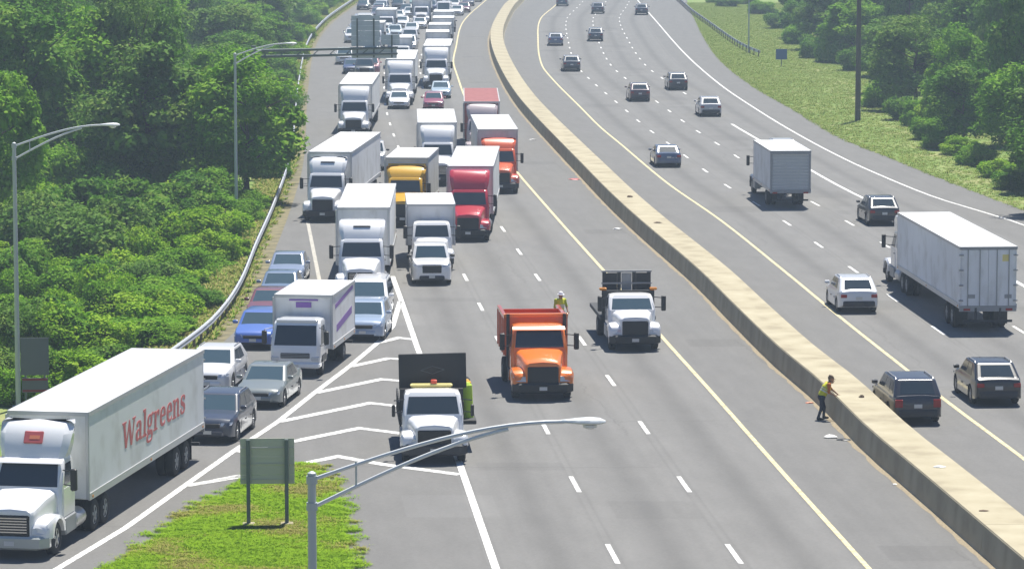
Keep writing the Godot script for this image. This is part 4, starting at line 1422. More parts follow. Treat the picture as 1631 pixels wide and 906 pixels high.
func make_materials() -> void:
	mat("rubber", lin(0.018, 0.018, 0.019), 0.85)
	mat("alloy", lin(0.5, 0.5, 0.51), 0.35, 0.8)
	mat("chrome", lin(0.7, 0.7, 0.71), 0.15, 1.0)
	mat("slat_shade_grey", lin(0.46, 0.48, 0.48), 0.6)  # grey puts the shade on unlit truck rears into the door colour
	mat("pole_wood", lin(0.1, 0.09, 0.075), 0.9)
	mat("steel", lin(0.3, 0.31, 0.32), 0.5, 0.3)
	mat("trim", lin(0.52, 0.53, 0.54), 0.45, 0.4)
	mat("chassis", lin(0.03, 0.031, 0.033), 0.7)
	mat("black", lin(0.014, 0.015, 0.017), 0.45)
	mat("plastic", lin(0.035, 0.036, 0.04), 0.55)
	mat("glass", lin(0.03, 0.043, 0.056), 0.06)
	mat("windshield", lin(0.06, 0.098, 0.125), 0.06)  # sky reflection and sunlit interior put into a pale blue colour
	mat("lamp", lin(0.62, 0.64, 0.66), 0.12, 0.2)
	mat("tail", lin(0.3, 0.012, 0.012), 0.2)
	mat("amber", lin(0.6, 0.22, 0.02), 0.25)
	mat("plate", lin(0.6, 0.6, 0.57), 0.5)
	mat("violet", lin(0.22, 0.1, 0.4), 0.5)
	mat("board", lin(0.02, 0.022, 0.026), 0.5)
	mat("outline", lin(0.1, 0.11, 0.12), 0.5)
	mat("bar_yellow", lin(0.72, 0.62, 0.22), 0.4)
	mat("beacon", lin(0.6, 0.08, 0.04), 0.25)
	mat("drum", lin(0.75, 0.4, 0.02), 0.6)
	mat("hivis", lin(0.42, 0.6, 0.03), 0.7)
	mat("galv", lin(0.42, 0.46, 0.47), 0.5, 0.2)
	mat("arm_metal", lin(0.62, 0.64, 0.65), 0.5, 0.1)
	mat("galv_bright", lin(0.6, 0.63, 0.68), 0.45, 0.2)
	mat("lamp_head", lin(0.62, 0.65, 0.66), 0.45)
	mat("wood_post", lin(0.2, 0.16, 0.12), 0.9)
	mat("sign_post", lin(0.13, 0.16, 0.15), 0.6, 0.2)
	mat("sign_back", lin(0.5, 0.5, 0.41), 0.6, 0.15)
	mat("sign_grey", lin(0.12, 0.14, 0.14), 0.6)
	mat("sign_dark", lin(0.5, 0.55, 0.58), 0.5, 0.2)
	mat("dull_red", lin(0.22, 0.04, 0.04), 0.7)
	mat("blue_sign", lin(0.06, 0.13, 0.36), 0.5)
	mat("red_print", lin(0.55, 0.11, 0.11), 0.5)
	mat("pink_print", lin(0.8, 0.25, 0.12), 0.5)
	mat("silver_tape", lin(0.6, 0.62, 0.62), 0.3)
	mat("hat_white", lin(0.75, 0.76, 0.78), 0.35)
	mat("hat_brown", lin(0.12, 0.07, 0.03), 0.6)
	mat("vest_yellow", lin(0.6, 0.6, 0.03), 0.8)
	mat("vest_orange", lin(0.75, 0.42, 0.02), 0.8)
	mat("bag_white", lin(0.7, 0.7, 0.68), 0.7)
	mat("litter_brown", lin(0.12, 0.08, 0.05), 0.9)
	var leaf := mat("leaf", Color.WHITE, 0.75)
	leaf.vertex_color_use_as_albedo = true
	leaf.backlight_enabled = true
	leaf.backlight = Color(0.62, 0.72, 0.3)
	leaf.metallic_specular = 0.15
	var body := mat("body", Color.WHITE, 0.8)
	body.vertex_color_use_as_albedo = true
	tex_mat("bark", noise_tex(5, 0.02, [[0.0, lin(0.05, 0.04, 0.03)], [1.0, lin(0.14, 0.12, 0.09)]], 256), 1.5)
	tex_mat("concrete", noise_tex(8, 0.006, [[0.0, lin(0.28, 0.24, 0.16)], [0.4, lin(0.37, 0.325, 0.22)], [0.7, lin(0.4, 0.355, 0.245)], [1.0, lin(0.44, 0.395, 0.28)]], 512), 7.0)
	tex_mat("verge", noise_tex(12, 0.007, [[0.0, lin(0.12, 0.2, 0.03)], [0.45, lin(0.16, 0.24, 0.045)], [0.7, lin(0.22, 0.26, 0.075)], [1.0, lin(0.3, 0.28, 0.12)]], 512), 22.0, 0.95)
	tex_mat("soil", noise_tex(14, 0.01, [[0.0, lin(0.1, 0.09, 0.05)], [0.5, lin(0.17, 0.15, 0.08)], [1.0, lin(0.25, 0.21, 0.12)]], 256), 4.0, 0.95)
	tex_mat("lawn", noise_tex(13, 0.008, [[0.0, lin(0.13, 0.25, 0.006)], [0.5, lin(0.17, 0.3, 0.01)], [0.75, lin(0.22, 0.31, 0.02)], [1.0, lin(0.29, 0.27, 0.06)]], 512), 9.0, 0.95)
	tex_mat("line_white", noise_tex(21, 0.03, [[0.0, lin(0.22, 0.22, 0.21)], [0.3, lin(0.5, 0.5, 0.48)], [0.55, lin(0.7, 0.7, 0.68)], [1.0, lin(0.8, 0.8, 0.77)]], 256), 2.6, 0.7)
	tex_mat("line_yellow", noise_tex(22, 0.03, [[0.0, lin(0.26, 0.22, 0.13)], [0.35, lin(0.5, 0.43, 0.24)], [0.6, lin(0.62, 0.54, 0.31)], [1.0, lin(0.7, 0.62, 0.37)]], 256), 2.6, 0.7)
	tex_mat("line_worn", noise_tex(23, 0.03, [[0.0, lin(0.25, 0.24, 0.22)], [0.5, lin(0.4, 0.38, 0.33)], [1.0, lin(0.55, 0.52, 0.45)]], 256), 2.0, 0.8)
	tex_mat("grit", noise_tex(24, 0.05, [[0.0, lin(0.15, 0.13, 0.1)], [0.5, lin(0.27, 0.22, 0.14)], [1.0, lin(0.36, 0.3, 0.2)]], 256), 1.5, 0.95)
	for q in [["road_left", 31, -11.2, 0.0], ["road_right", 32, 0.0, 14.7]]:
		var m := mat(q[0], Color.WHITE, 0.9)
		m.albedo_texture = road_texture(q[1], q[2], q[3], Color(0.15, 0.147, 0.141))


func _ready() -> void:
	rng.seed = 7
	# ---- camera, sky, sun, exposure
	var cam := Camera3D.new()
	cam.name = "camera"
	cam.position = Vector3(0, H, 0)
	cam.rotation.x = -PITCH
	cam.fov = rad_to_deg(2.0 * atan(CY / F))
	cam.near = 1.0
	cam.far = 5000.0
	add_child(cam)
	cam.current = true
	var env := Environment.new()
	env.background_mode = Environment.BG_SKY
	var sky := Sky.new()
	var sm := ProceduralSkyMaterial.new()
	sm.sky_top_color = Color(0.37, 0.53, 0.78)
	sm.sky_horizon_color = Color(0.78, 0.83, 0.88)
	sm.sky_curve = 0.12
	sm.ground_bottom_color = Color(0.25, 0.27, 0.22)
	sm.ground_horizon_color = Color(0.6, 0.66, 0.68)
	sm.sky_energy_multiplier = 0.7
	sky.sky_material = sm
	env.sky = sky
	env.tonemap_mode = Environment.TONE_MAPPER_LINEAR
	env.tonemap_exposure = 1.58
	env.fog_enabled = true
	env.fog_density = 0.0005
	env.fog_light_color = Color(0.82, 0.9, 0.97)
	env.sdfgi_enabled = true
	env.ssao_enabled = true
	env.ssil_enabled = true
	var we := WorldEnvironment.new()
	we.name = "world"
	we.environment = env
	add_child(we)
	var sun := DirectionalLight3D.new()
	sun.name = "sun"
	sun.light_energy = 1.6
	sun.light_color = Color(1.0, 0.98, 0.94)
	sun.light_angular_distance = 0.5
	sun.shadow_enabled = true
	add_child(sun)
	sun.look_at_from_position(Vector3(0.6, 3.9, -1.65) * 100.0, Vector3.ZERO)

	make_materials()

	# ---- curves of the place, traced on the road
	yl = crv([[1385, 906], [1245, 750], [1130, 620], [1065, 548], [970, 440], [900, 362], [850, 305], [826, 277], [778, 217], [745, 165], [728, 120], [722, 98], [725, 80], [738, 34], [774, 0]])
	yr = crv([[1840, 890], [1631, 730], [1510, 640], [1440, 585], [1345, 510], [1260, 440], [1150, 352], [1072, 298], [1039, 272], [992, 232], [956, 202], [923, 169], [883, 129], [863, 103], [857, 66], [861, 30], [883, 10]])
	bar = crv([[1588, 906], [1454, 787], [1376, 719], [1299, 640], [1232, 582], [1166, 516], [1107, 455], [1014, 372], [968, 328], [922, 279], [891, 246], [847, 198], [821, 166], [800, 132], [784, 95], [779, 70], [783, 48], [800, 18], [810, 8]])
	ramp = crv([[90, 906], [200, 840], [294, 773], [375, 716], [443, 671], [501, 625], [557, 583], [601, 546], [625, 520], [637, 478]])
	rail = Crv.new()
	rail.d = [95.0, 110.0, 125.0]
	rail.x = [-20.0, -18.0, -16.2]
	for p in [[281, 555], [340, 508], [380, 454], [407, 390], [435, 327], [459, 260], [466, 221], [475, 132], [490, 66], [517, 31], [560, 0]]:
		var g := gp(p[0], p[1], 0.58)
		rail.d.append(-g.z)
		rail.x.append(g.x)
	redge = crv([[1900, 430], [1631, 334], [1512, 289], [1418, 251], [1343, 221], [1268, 176], [1204, 139], [1155, 101], [1129, 68], [1102, 15]])
	fline = crv([[1800, 430], [1631, 358], [1575, 340], [1493, 315], [1422, 287], [1350, 255], [1279, 218], [1215, 180], [1148, 135], [1092, 86], [1045, 33]])

	build_ground()
	build_markings()
	barrier()
	guardrail("long steel guardrail along the wooded side of the exit ramp", func(d): return rail.at(d), 96.0, 600.0, 3.8)
	var rr := Crv.new()
	for p in [[1230, 89], [1193, 75], [1166, 60], [1129, 34], [1102, 15], [1085, 0]]:
		var g := gp(p[0], p[1], 0.58)
		rr.d.append(-g.z)
		rr.x.append(g.x)
	guardrail("short steel guardrail ending at the blue marker in the right verge", func(d): return rr.at(d), 393.0, 590.0, 3.8)
	build_furniture()
	build_plants()
	build_left_traffic()
	build_right_traffic()
	build_people()
	build_litter()


func build_ground() -> void:
	var gm := PlaneMesh.new()
	gm.size = Vector2(5000, 5000)
	var g := struct("ground", gm, mats.verge)
	g.position = Vector3(0, -0.06, -1500)
	struct("road", sheet(func(d): return rail.at(d) + 0.9, func(d): return bar.at(d) + 0.3, -80.0, 760.0, 4.0, 12, 0.0, func(d): return yl.at(d)), mats.road_left).name = "road_towards"
	struct("road", sheet(func(d): return bar.at(d) + 1.5, func(d): return redge.at(d), -80.0, 760.0, 4.0, 10, 0.0, func(d): return yr.at(d)), mats.road_right).name = "road_away"
	struct("verge_right", sheet(func(d): return redge.at(d) - 0.3, func(d): return redge.at(d) + 22.0, -80.0, 760.0, 6.0, 3, -0.02), mats.verge)
	struct("verge_left", sheet(func(d): return rail.at(d) - 1.6, func(d): return rail.at(d) + 1.1, 60.0, 760.0, 6.0, 1, -0.02), mats.soil)
	# grit swept against the foot of the barrier
	var n := FastNoiseLite.new()
	n.frequency = 0.25
	struct("grit_strip", sheet(func(d): return bar.at(d) - 0.2 - 0.13 * n.get_noise_1d(d * 1.7), func(d): return bar.at(d) + 0.1, 90.0, 500.0, 0.7, 1, 0.004), mats.grit)
	# grass island in the gore
	var poly := PackedVector2Array()
	for p in [[60, 985], [189, 898], [239, 863], [303, 813], [362, 787], [420, 752], [470, 738], [497, 740], [520, 756], [532, 775], [544, 816], [553, 860], [562, 906], [572, 985]]:
		var q := gp(p[0], p[1])
		poly.append(Vector2(q.x, q.z))
	var idx := Geometry2D.triangulate_polygon(poly)
	var v := PackedVector3Array()
	var nn := PackedVector3Array()
	for i in range(0, idx.size(), 3):
		var t := [poly[idx[i]], poly[idx[i + 1]], poly[idx[i + 2]]]
		if (t[1] - t[0]).cross(t[2] - t[0]) < 0:
			t.reverse()
		for q in t:
			v.append(Vector3(q.x, 0.03, q.y))
			nn.append(Vector3.UP)
	struct("grass_island", raw_mesh(v, nn), mats.lawn)
	var spots := []
	var rough := FastNoiseLite.new()
	rough.frequency = 0.35
	var lo := Vector2(1e9, 1e9)
	var hi := -lo
	for p in poly:
		lo = lo.min(p)
		hi = hi.max(p)
	lo.y = maxf(lo.y, -125.0)
	var kinds := [[], [], []]
	var patch := FastNoiseLite.new()
	patch.frequency = 0.22
	patch.seed = 5
	for i in 90000:
		var p := Vector2(rng.randf_range(lo.x, hi.x), rng.randf_range(lo.y, minf(hi.y, -96.0)))
		var e := p + Vector2(rough.get_noise_2d(p.x * 4, p.y * 4), rough.get_noise_2d(p.y * 4, p.x * 4)) * 0.9 + Vector2(rng.randfn(), rng.randfn()) * 0.16
		if Geometry2D.is_point_in_polygon(e, poly):
			var q := patch.get_noise_2d(p.x, p.y) + rng.randfn() * 0.16
			kinds[0 if q < 0.08 else 1 if q < 0.3 else 2].append(Vector3(p.x, 0.02, p.y))
	tufts("island_grass", "bright short grass on the gore island under the exit sign", tuft_mesh(3, 0.06, [Color(0.17, 0.31, 0.008), Color(0.2, 0.34, 0.012), Color(0.24, 0.36, 0.016), Color(0.16, 0.28, 0.008)]), kinds[0], 4)
	tufts("island_clover", "yellow-green patches in the grass of the gore island", tuft_mesh(31, 0.05, [Color(0.25, 0.36, 0.02), Color(0.29, 0.38, 0.025), Color(0.22, 0.33, 0.015)]), kinds[1], 41)
	tufts("island_dry_grass", "dry straw-coloured patches in the grass of the gore island", tuft_mesh(32, 0.07, [Color(0.3, 0.26, 0.09), Color(0.24, 0.24, 0.06), Color(0.17, 0.22, 0.03)]), kinds[2], 42)
	spots = []
	while spots.size() < 70000:
		var d := 95.0 + 460.0 * sqrt(rng.randf())
		var x: float = redge.at(d) + pow(rng.randf(), 1.3) * 16.0 - 0.15
		if absf(x) < d * 0.16:
			spots.append(Vector3(x, -0.02, -d))
	tufts("verge_grass", "long green and straw-coloured grass on the right verge", tuft_mesh(5, 0.1, [Color(0.14, 0.22, 0.035), Color(0.18, 0.26, 0.05), Color(0.24, 0.27, 0.08), Color(0.31, 0.3, 0.12)]), spots, 6)
	spots = []
	for i in 16000:
		var d := 130.0 + 440.0 * rng.randf()
		spots.append(Vector3(rail.at(d) - 0.1 - rng.randf() * 1.8 + (0.5 if rng.randf() < 0.25 else 0.0), -0.02, -d))
	tufts("guardrail_weeds", "weeds and dry grass growing along the left guardrail", tuft_mesh(7, 0.2, [Color(0.1, 0.2, 0.02), Color(0.15, 0.26, 0.03), Color(0.22, 0.25, 0.06), Color(0.3, 0.26, 0.1)]), spots, 8)


func build_markings() -> void:
	var t := Node3D.new()
	t.name = "road_markings"
	t.set_meta("kind", "structure")
	add_child(t)
	inst(t, "yellow_line", stripe(func(d): return yl.at(d), 80.0, 700.0, 0.17), mats.line_yellow)
	inst(t, "yellow_line", stripe(func(d): return yr.at(d), 80.0, 700.0, 0.17), mats.line_yellow)
	inst(t, "edge_line", stripe(func(d): return fline.at(d), 120.0, 700.0, 0.18), mats.line_white)
	inst(t, "edge_line", stripe(func(d): return yr.at(d) + LANE * 3, 120.0, 288.0, 0.24), mats.line_white)
	inst(t, "edge_line", stripe(func(d): return yl.at(d) - LANE * 3, 282.0, 700.0, 0.15), mats.line_worn)
	inst(t, "gore_line", stroke([[820, 990], [790, 906], [736, 750], [700, 650], [665, 555], [638, 476], [625, 440]], 0.24), mats.line_white)
	inst(t, "gore_line", stroke([[-60, 996], [90, 906], [200, 840], [294, 773], [375, 716], [443, 671], [501, 625], [557, 583], [601, 546], [625, 520], [637, 480]], 0.24), mats.line_white)
	inst(t, "edge_line", stroke([[486, 335], [492, 365], [500, 405], [513, 470]], 0.2), mats.line_worn)
	for c in [[[602, 546], [635, 538], [659, 541]], [[557, 584], [618, 571], [668, 574]], [[501, 626], [608, 604], [682, 611]], [[443, 672], [589, 642], [697, 654]], [[375, 720], [472, 702], [572, 682], [714, 700]], [[345, 765], [475, 740], [538, 727], [611, 740], [733, 756]], [[294, 774], [384, 759], [430, 750]]]:
		inst(t, "chevron", stroke(c, 0.42, 0.009), mats.line_white)
	# dashes: 3 m of paint every 12.2 m
	var ph: float = -gp(1166, 882).z
	for k in range(-2, 48):
		var d := ph + k * 12.19 - 1.52
		for q in [1, 2]:
			inst(t, "lane_dash", stripe(func(e): return yl.at(e) - LANE * q, d, d + 3.05, 0.16, 0.006, 1.6), mats.line_white)
		if d > 282:
			inst(t, "lane_dash", stripe(func(e): return yl.at(e) - LANE * 3, d, d + 0.5, 0.1, 0.003, 0.5), mats.line_worn)
	ph = -gp(1298, 390).z
	for k in range(-8, 40):
		var d := ph + k * 12.19 - 1.52
		for q in [1, 2]:
			inst(t, "lane_dash", stripe(func(e): return yr.at(e) + LANE * q, d, d + 3.05, 0.16, 0.006, 1.6), mats.line_white)
		if d > 290:
			inst(t, "lane_dash", stripe(func(e): return yr.at(e) + LANE * 3, d, d + 3.05, 0.16, 0.006, 1.6), mats.line_white)


func build_furniture() -> void:
	street_lamp("street lamp with its cobra head reaching over the white arrow board truck", Vector3((492 - CX) / F * 61.0, 0, -61.0), 9.95, 4.4, -0.02)
	street_lamp("street lamp beside the grey sign back at the edge of the thicket", gp(28, 648), 10.1, 3.3, 0.12)
	street_lamp("street lamp rising in front of the light green tree", gp(376, 352), 9.8, 2.9, 0.1)
	utility_pole(gp(1367, 192))
	var t := thing("marker_post", "slim pale pole by the right guardrail", "pole", gp(1193, 84))
	part(t, "pole", "slimpole", func(): return tube([Vector3.ZERO, Vector3(0, 8.5, 0)], [0.09, 0.06], 8), mats.galv)
	part(t, "cap", "slimcap", func(): return tube([Vector3(0, 8.5, 0), Vector3(0, 8.6, 0)], [0.08, 0.03], 8), mats.galv)
	t = thing("marker_sign", "small blue sign at the end of the right guardrail", "sign", gp(1245, 106), 0.1)
	part(t, "post", "bluepost", func(): return box(Vector3(-0.04, 0, -0.04), Vector3(0.04, 1.75, 0.04)), mats.sign_post)
	part(t, "panel", "bluepan", func(): return box(Vector3(-0.6, 0.75, 0.04), Vector3(0.6, 1.85, 0.06), 0.01), mats.blue_sign)
	sign_back("grey-green back of the exit sign standing on the grass island", gp(426, 836), 0.06)
	small_sign(gp(56, 678))
	overhead_sign()


func build_plants() -> void:
	# the light green tree by the second lamp and the thicket in front of it
	tree("light", gp(392, 322), 9.2, 4.3, "", "light green round tree beside the street lamp overhanging the ramp guardrail")
	tree("light", gp(-6, 378), 10.5, 3.2, "", "yellow-green tree at the edge of the dark wood beside a street lamp")
	for q in [["olive", 115, 420, 3.4, 3.3], ["olive", 60, 400, 3.6, 3.0], ["olive", 190, 405, 3.3, 2.6], ["mid", 245, 395, 3.0, 2.2], ["mid", 20, 470, 3.0, 2.2], ["olive", 20, 560, 2.4, 1.8], ["mid", 150, 470, 2.2, 2.0], ["olive", 235, 468, 2.0, 2.0], ["mid", 70, 530, 2.0, 2.0],
			["lime", 300, 400, 2.6, 2.2], ["lime", 345, 385, 2.3, 2.0], ["lime", 330, 420, 2.0, 1.9], ["light", 290, 440, 1.7, 1.9], ["lime", 368, 410, 1.3, 1.5], ["light", 250, 500, 1.6, 2.0], ["lime", 195, 520, 1.7, 2.2], ["lime", 150, 560, 1.7, 2.0], ["light", 105, 560, 2.0, 1.9], ["light", 235, 548, 1.2, 1.7], ["mid", 310, 490, 1.2, 1.6], ["lime", 110, 610, 1.5, 1.8], ["mid", 60, 610, 1.7, 1.6], ["light", 30, 640, 1.6, 1.5], ["olive", -10, 620, 1.8, 1.7], ["mid", 180, 590, 1.2, 1.6], ["light", 275, 530, 0.9, 1.3],
			["light", 330, 358, 2.2, 2.2], ["mid", 280, 360, 2.8, 2.3], ["mid", 210, 365, 3.2, 2.6], ["light", 392, 352, 1.5, 1.4], ["mid", 130, 370, 3.6, 2.8], ["light", 400, 335, 1.4, 1.5], ["mid", 300, 340, 3.0, 2.6], ["light", 340, 335, 2.8, 2.2],
			["mid", 435, 285, 1.5, 1.4], ["light", 428, 262, 2.0, 1.6], ["mid", 420, 245, 2.4, 1.9], ["light", 445, 232, 1.8, 1.4], ["olive", 400, 270, 2.6, 1.8]]:
		bush(q[0], gp(q[1], q[2]), q[3], q[4])
	for row in 9:
		var d := 152.0 + row * 8.0
		var x: float = rail.at(d) - 2.6 - rng.randf() * 1.0
		var k := 0
		while x > -d * 0.152:
			var r := rng.randf_range(1.5, 2.4)
			bush((["lime", "light", "lime"] if k < 3 else ["light", "mid", "lime"])[rng.randi() % 3], Vector3(x, -0.1, -d - rng.randf_range(-2.5, 2.5)), rng.randf_range(0.9, 1.5) if k == 0 else rng.randf_range(1.3, 2.6), r, " left of the guardrail")
			x -= r * 1.35
			k += 1
	# the wood on the left
	var tones := ["olive", "mid", "olive", "light", "mid", "olive", "mid", "olive"]
	var n := 0
	for row in 11:
		var d := 224.0 + row * 14.0 + row * row * 0.9
		var x: float = rail.at(d) - 5.5 - (3.5 if row < 2 else 0.0)
		var edge := -d * 0.158
		while x > edge:
			var px := x + rng.randf_range(-1.2, 1.2)
			var pd := d + rng.randf_range(-3.5, 3.5)
			var nearroad := absf(x - rail.at(d)) < 8.0
			var h := rng.randf_range(9.5, 15.0) if not nearroad else rng.randf_range(6.5, 9.0)
			var r := rng.randf_range(3.4, 4.8)
			if not (row == 0 and x > -19.5):
				tree("light" if nearroad and rng.randf() < 0.4 else tones[n % 8], Vector3(px, -0.1, -pd), h, r, " left of the ramp")
			n += 1
			x -= r * 1.75
	for row in 5:
		var d := 216.0 + row * 9.0
		var x: float = rail.at(d) - 6.0 - (4.0 if row < 2 else 0.0)
		while x > -d * 0.155:
			var r := rng.randf_range(2.4, 3.4)
			bush(["mid", "olive", "light"][rng.randi() % 3], Vector3(x, -0.1, -d - rng.randf_range(-3.0, 3.0)), rng.randf_range(3.2, 5.4), r, " under the left wood")
			x -= r * 1.5
	# trees and bushes close along the ramp guardrail, far up
	for q in [["light", 452, 130, 3.0, 2.2], ["light", 440, 150, 2.6, 2.0], ["mid", 455, 175, 2.4, 2.0], ["lime", 468, 95, 2.4, 2.2], ["light", 462, 70, 2.8, 2.4], ["lime", 482, 62, 2.2, 2.0], ["light", 488, 40, 2.6, 2.4], ["lime", 505, 25, 2.4, 2.2], ["light", 515, 12, 2.6, 2.4], ["lime", 530, 5, 2.4, 2.4], ["mid", 470, 45, 3.4, 2.6], ["mid", 490, 15, 3.8, 3.0], ["light", 500, -5, 4.0, 3.0], ["lime", 540, -12, 2.6, 2.6], ["mid", 440, 110, 3.4, 2.4]]:
		bush(q[0], gp(q[1], q[2]), q[3], q[4], " far up the ramp")
	# the wood on the right
	var edge_r := crv([[1680, 360], [1625, 318], [1560, 262], [1490, 236], [1458, 196], [1392, 168], [1366, 118], [1292, 92], [1238, 30], [1225, 0]])
	for row in 13:
		var d := 214.0 + row * 14.5 + row * row * 0.8
		var x: float = edge_r.at(d) + 2.6
		var k := 0
		while x < d * 0.155 + 3.0:
			var r := rng.randf_range(3.0, 4.4)
			var h := rng.randf_range(6.0, 9.0) if k == 0 else rng.randf_range(9.0, 14.0)
			tree(tones[(n * 3 + k) % 8] if k > 0 else ["mid", "olive", "light"][n % 3], Vector3(x + rng.randf_range(-0.8, 0.8), -0.1, -d - rng.randf_range(-3.0, 3.0)), h, r, " behind the right verge")
			n += 1
			k += 1
			x += r * 1.7
	for q in [["light", 1500, 236, 1.6, 1.8], ["lime", 1530, 246, 1.5, 1.8], ["light", 1560, 262, 1.6, 1.8], ["light", 1480, 222, 2.0, 1.8], ["lime", 1590, 282, 1.4, 1.6], ["mid", 1612, 300, 1.6, 1.6], ["lime", 1500, 205, 3.6, 2.6], ["light", 1468, 200, 2.6, 2.0], ["mid", 1440, 190, 2.4, 2.0], ["light", 1402, 170, 2.6, 2.0], ["light", 1332, 98, 5.4, 2.7], ["mid", 1300, 92, 2.8, 2.2], ["mid", 1362, 112, 3.0, 2.2], ["light", 1270, 70, 2.6, 2.4], ["mid", 1245, 45, 2.8, 2.4], ["light", 1215, 22, 2.2, 2.6], ["mid", 1160, 10, 1.8, 2.4], ["light", 1140, 4, 1.6, 2.2], ["lime", 1190, 6, 2.0, 2.4]]:
		bush(q[0], gp(q[1], q[2]), q[3], q[4], " along the right verge")


func at_d(d: float, u: float) -> Vector3:
	return Vector3((u - CX) / F * d, 0, -d)


func build_left_traffic() -> void:
	var white := paint(0.8, 0.8, 0.8)
	var tw := panel_paint(0.78, 0.785, 0.79)
	# the drugstore semi leaving by the ramp
	var t := semi("semi_truck", "white semi truck with large red script lettering on its trailer, leaving by the ramp", "wag", HEAVY.merged({"fw": 1.14, "visor": true, "bumper": paint(0.42, 0.44, 0.4)}, true), white, tw, Vector3(-14.98, 0, -104.2), lturn(0.16), 14.6, 0.85)
	var box_z := -(1.75 + 1.5 + 0.85)
	var tm := TextMesh.new()
	var fnt := SystemFont.new()
	fnt.font_names = PackedStringArray(["Droid Serif"])
	fnt.font_italic = true
	fnt.font_weight = 700
	tm.font = fnt
	tm.text = "Walgreens"
	tm.font_size = 64
	tm.pixel_size = 0.03
	tm.depth = 0.05
	var ab := tm.get_aabb()
	var bx := t.get_node("trailer_box")
	var tx := inst(bx, "lettering", tm, mats.red_print)
	var sc := 8.1 / ab.size.x
	tx.transform = Transform3D(Basis(Vector3(0, 0, -sc), Vector3(0, sc * 0.78, -sc * 0.1), Vector3(0.2, 0, 0)), Vector3(1.285, 2.36, box_z - 7.9) - Basis(Vector3(0, 0, -sc), Vector3(0, sc * 0.78, 0), Vector3(0.2, 0, 0)) * ab.get_center())
	part(t.get_node("roof_fairing"), "emblem", "wagem", func(): return moved(box(Vector3(-0.3, -0.2, -0.03), Vector3(0.3, 0.2, 0.03), 0.025), Transform3D(Basis(Vector3.RIGHT, -0.55), Vector3(0, 3.29, -2.54))), mats.red_print)
	part(t.get_node("roof_fairing"), "emblem", "wagem2", func(): return moved(box(Vector3(-0.12, -0.07, -0.03), Vector3(0.2, 0.05, 0.037)), Transform3D(Basis(Vector3.RIGHT, -0.55), Vector3(0, 3.29, -2.54))), mats.pink_print)
	# ramp queue
	car("ramp_car", "white crossover squeezed between the lettered trailer and the guardrail", "cross", white, gp(328, 628), lturn(0.1))
	car("ramp_car", "near-black crossover right behind the lettered trailer on the ramp", "cross", paint(0.04, 0.05, 0.075), gp(330, 708), lturn(0.13))
	car("ramp_car", "grey sedan in front of the white cab-over box truck", "sedan", paint(0.2, 0.225, 0.22), gp(409, 652), lturn(0.13))
	cabover("box_truck", "small white cab-over box truck with violet marks waiting on the ramp", gp(470, 601), lturn(0.125))
	car("ramp_car", "blue hatchback queued beside the white cab-over box truck", "hatch", paint(0.09, 0.17, 0.5), gp(402, 558), lturn(0.1))
	car("ramp_car", "maroon sedan in the guardrail-side queue behind the blue hatchback", "sedan", paint(0.2, 0.07, 0.08), gp(420, 519), lturn(0.07))
	car("ramp_car", "dark blue sedan in the guardrail-side queue behind the maroon sedan", "sedan", paint(0.16, 0.22, 0.32), gp(440, 489), lturn(0.04))
	car("ramp_car", "slate blue sedan with a pale roof, last in the guardrail-side queue on the ramp", "sedan", paint(0.24, 0.29, 0.4), gp(454, 456), lturn(0.02))
	car("ramp_car", "silver-blue crossover next to the tip of the gore", "cross", paint(0.3, 0.38, 0.5), gp(577, 545), lturn(0.06))
	car("ramp_car", "white minivan between the silver-blue crossover and a tall white semi", "minivan", white, gp(583, 515), lturn(0.03))
	semi("semi_truck", "tall white semi truck with a slotted roof fairing right behind the white minivan", "ramp_semi", HEAVY.merged({"cl": 2.2, "fw": 1.12, "ft": 3.55, "slot": true}, true), white, tw, at_d(168.6, 572), lturn(-0.01), 13.5, 1.2, 3.98)
	semi("semi_truck", "white semi truck angled toward the ramp on the left shoulder", "shoulder_semi", HEAVY.merged({"cl": 1.5, "ft": 3.6, "bumper": mats.black, "slot": true, "bars": 0}, true), white, tw, at_d(206.5, 512), lturn(0.07), 16.1, 0.6)
	semi("semi_truck", "white semi truck alone in the left lane behind the angled semi", "left_semi", HEAVY.merged({"cl": 2.1, "bumper": mats.black, "bars": 0}, true), white, tw, at_d(273.5, 562), lturn(0.0), 16.1, 0.8)
	car("queue_car", "white pickup between the yellow truck and the angled white semi", "pickup", white, gp(592, 272), lturn(-0.03))
	# lane one
	arrow_truck(gp(692, 740), lturn(-0.06))
	var yt := straight("box_truck", "yellow cabbed truck with a white box in the jam", "yellow_truck", HEAVY.merged({"w": 1.05, "ft": 3.35, "fw": 1.16, "hl": 1.5, "cl": 1.4, "bars": 0, "bumper": mats.black}, true), paint(0.72, 0.4, 0.015), panel_paint(0.74, 0.73, 0.7), at_d(203.6, 640), lturn(0.06), 7.6, 3.8)
	part(yt.get_node("cargo_box"), "front_panel", "ytpanel", func(): return box(Vector3(-1.1, 1.2, -3.06), Vector3(1.1, 3.45, -3.025), 0.01), paint(0.72, 0.4, 0.015))
	# lane two
	dump_truck(gp(865, 639), lturn(-0.073))
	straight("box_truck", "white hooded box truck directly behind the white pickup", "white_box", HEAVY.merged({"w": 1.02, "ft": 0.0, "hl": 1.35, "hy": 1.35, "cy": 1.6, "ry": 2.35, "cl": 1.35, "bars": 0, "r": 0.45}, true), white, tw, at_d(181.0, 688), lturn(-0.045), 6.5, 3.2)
	car("queue_car", "white pickup heading the jam in the middle lane", "pickup", white, gp(688, 455), lturn(-0.06))
	semi("semi_truck", "white semi truck in the middle lane between the yellow truck and the red semi", "mid_semi", HEAVY.merged({"cl": 2.1, "bumper": mats.black}, true), white, tw, at_d(230.5, 697), lturn(-0.03), 13.5, 0.7)
	# lane three
	flatbed_truck(gp(1012, 560), lturn(-0.073))
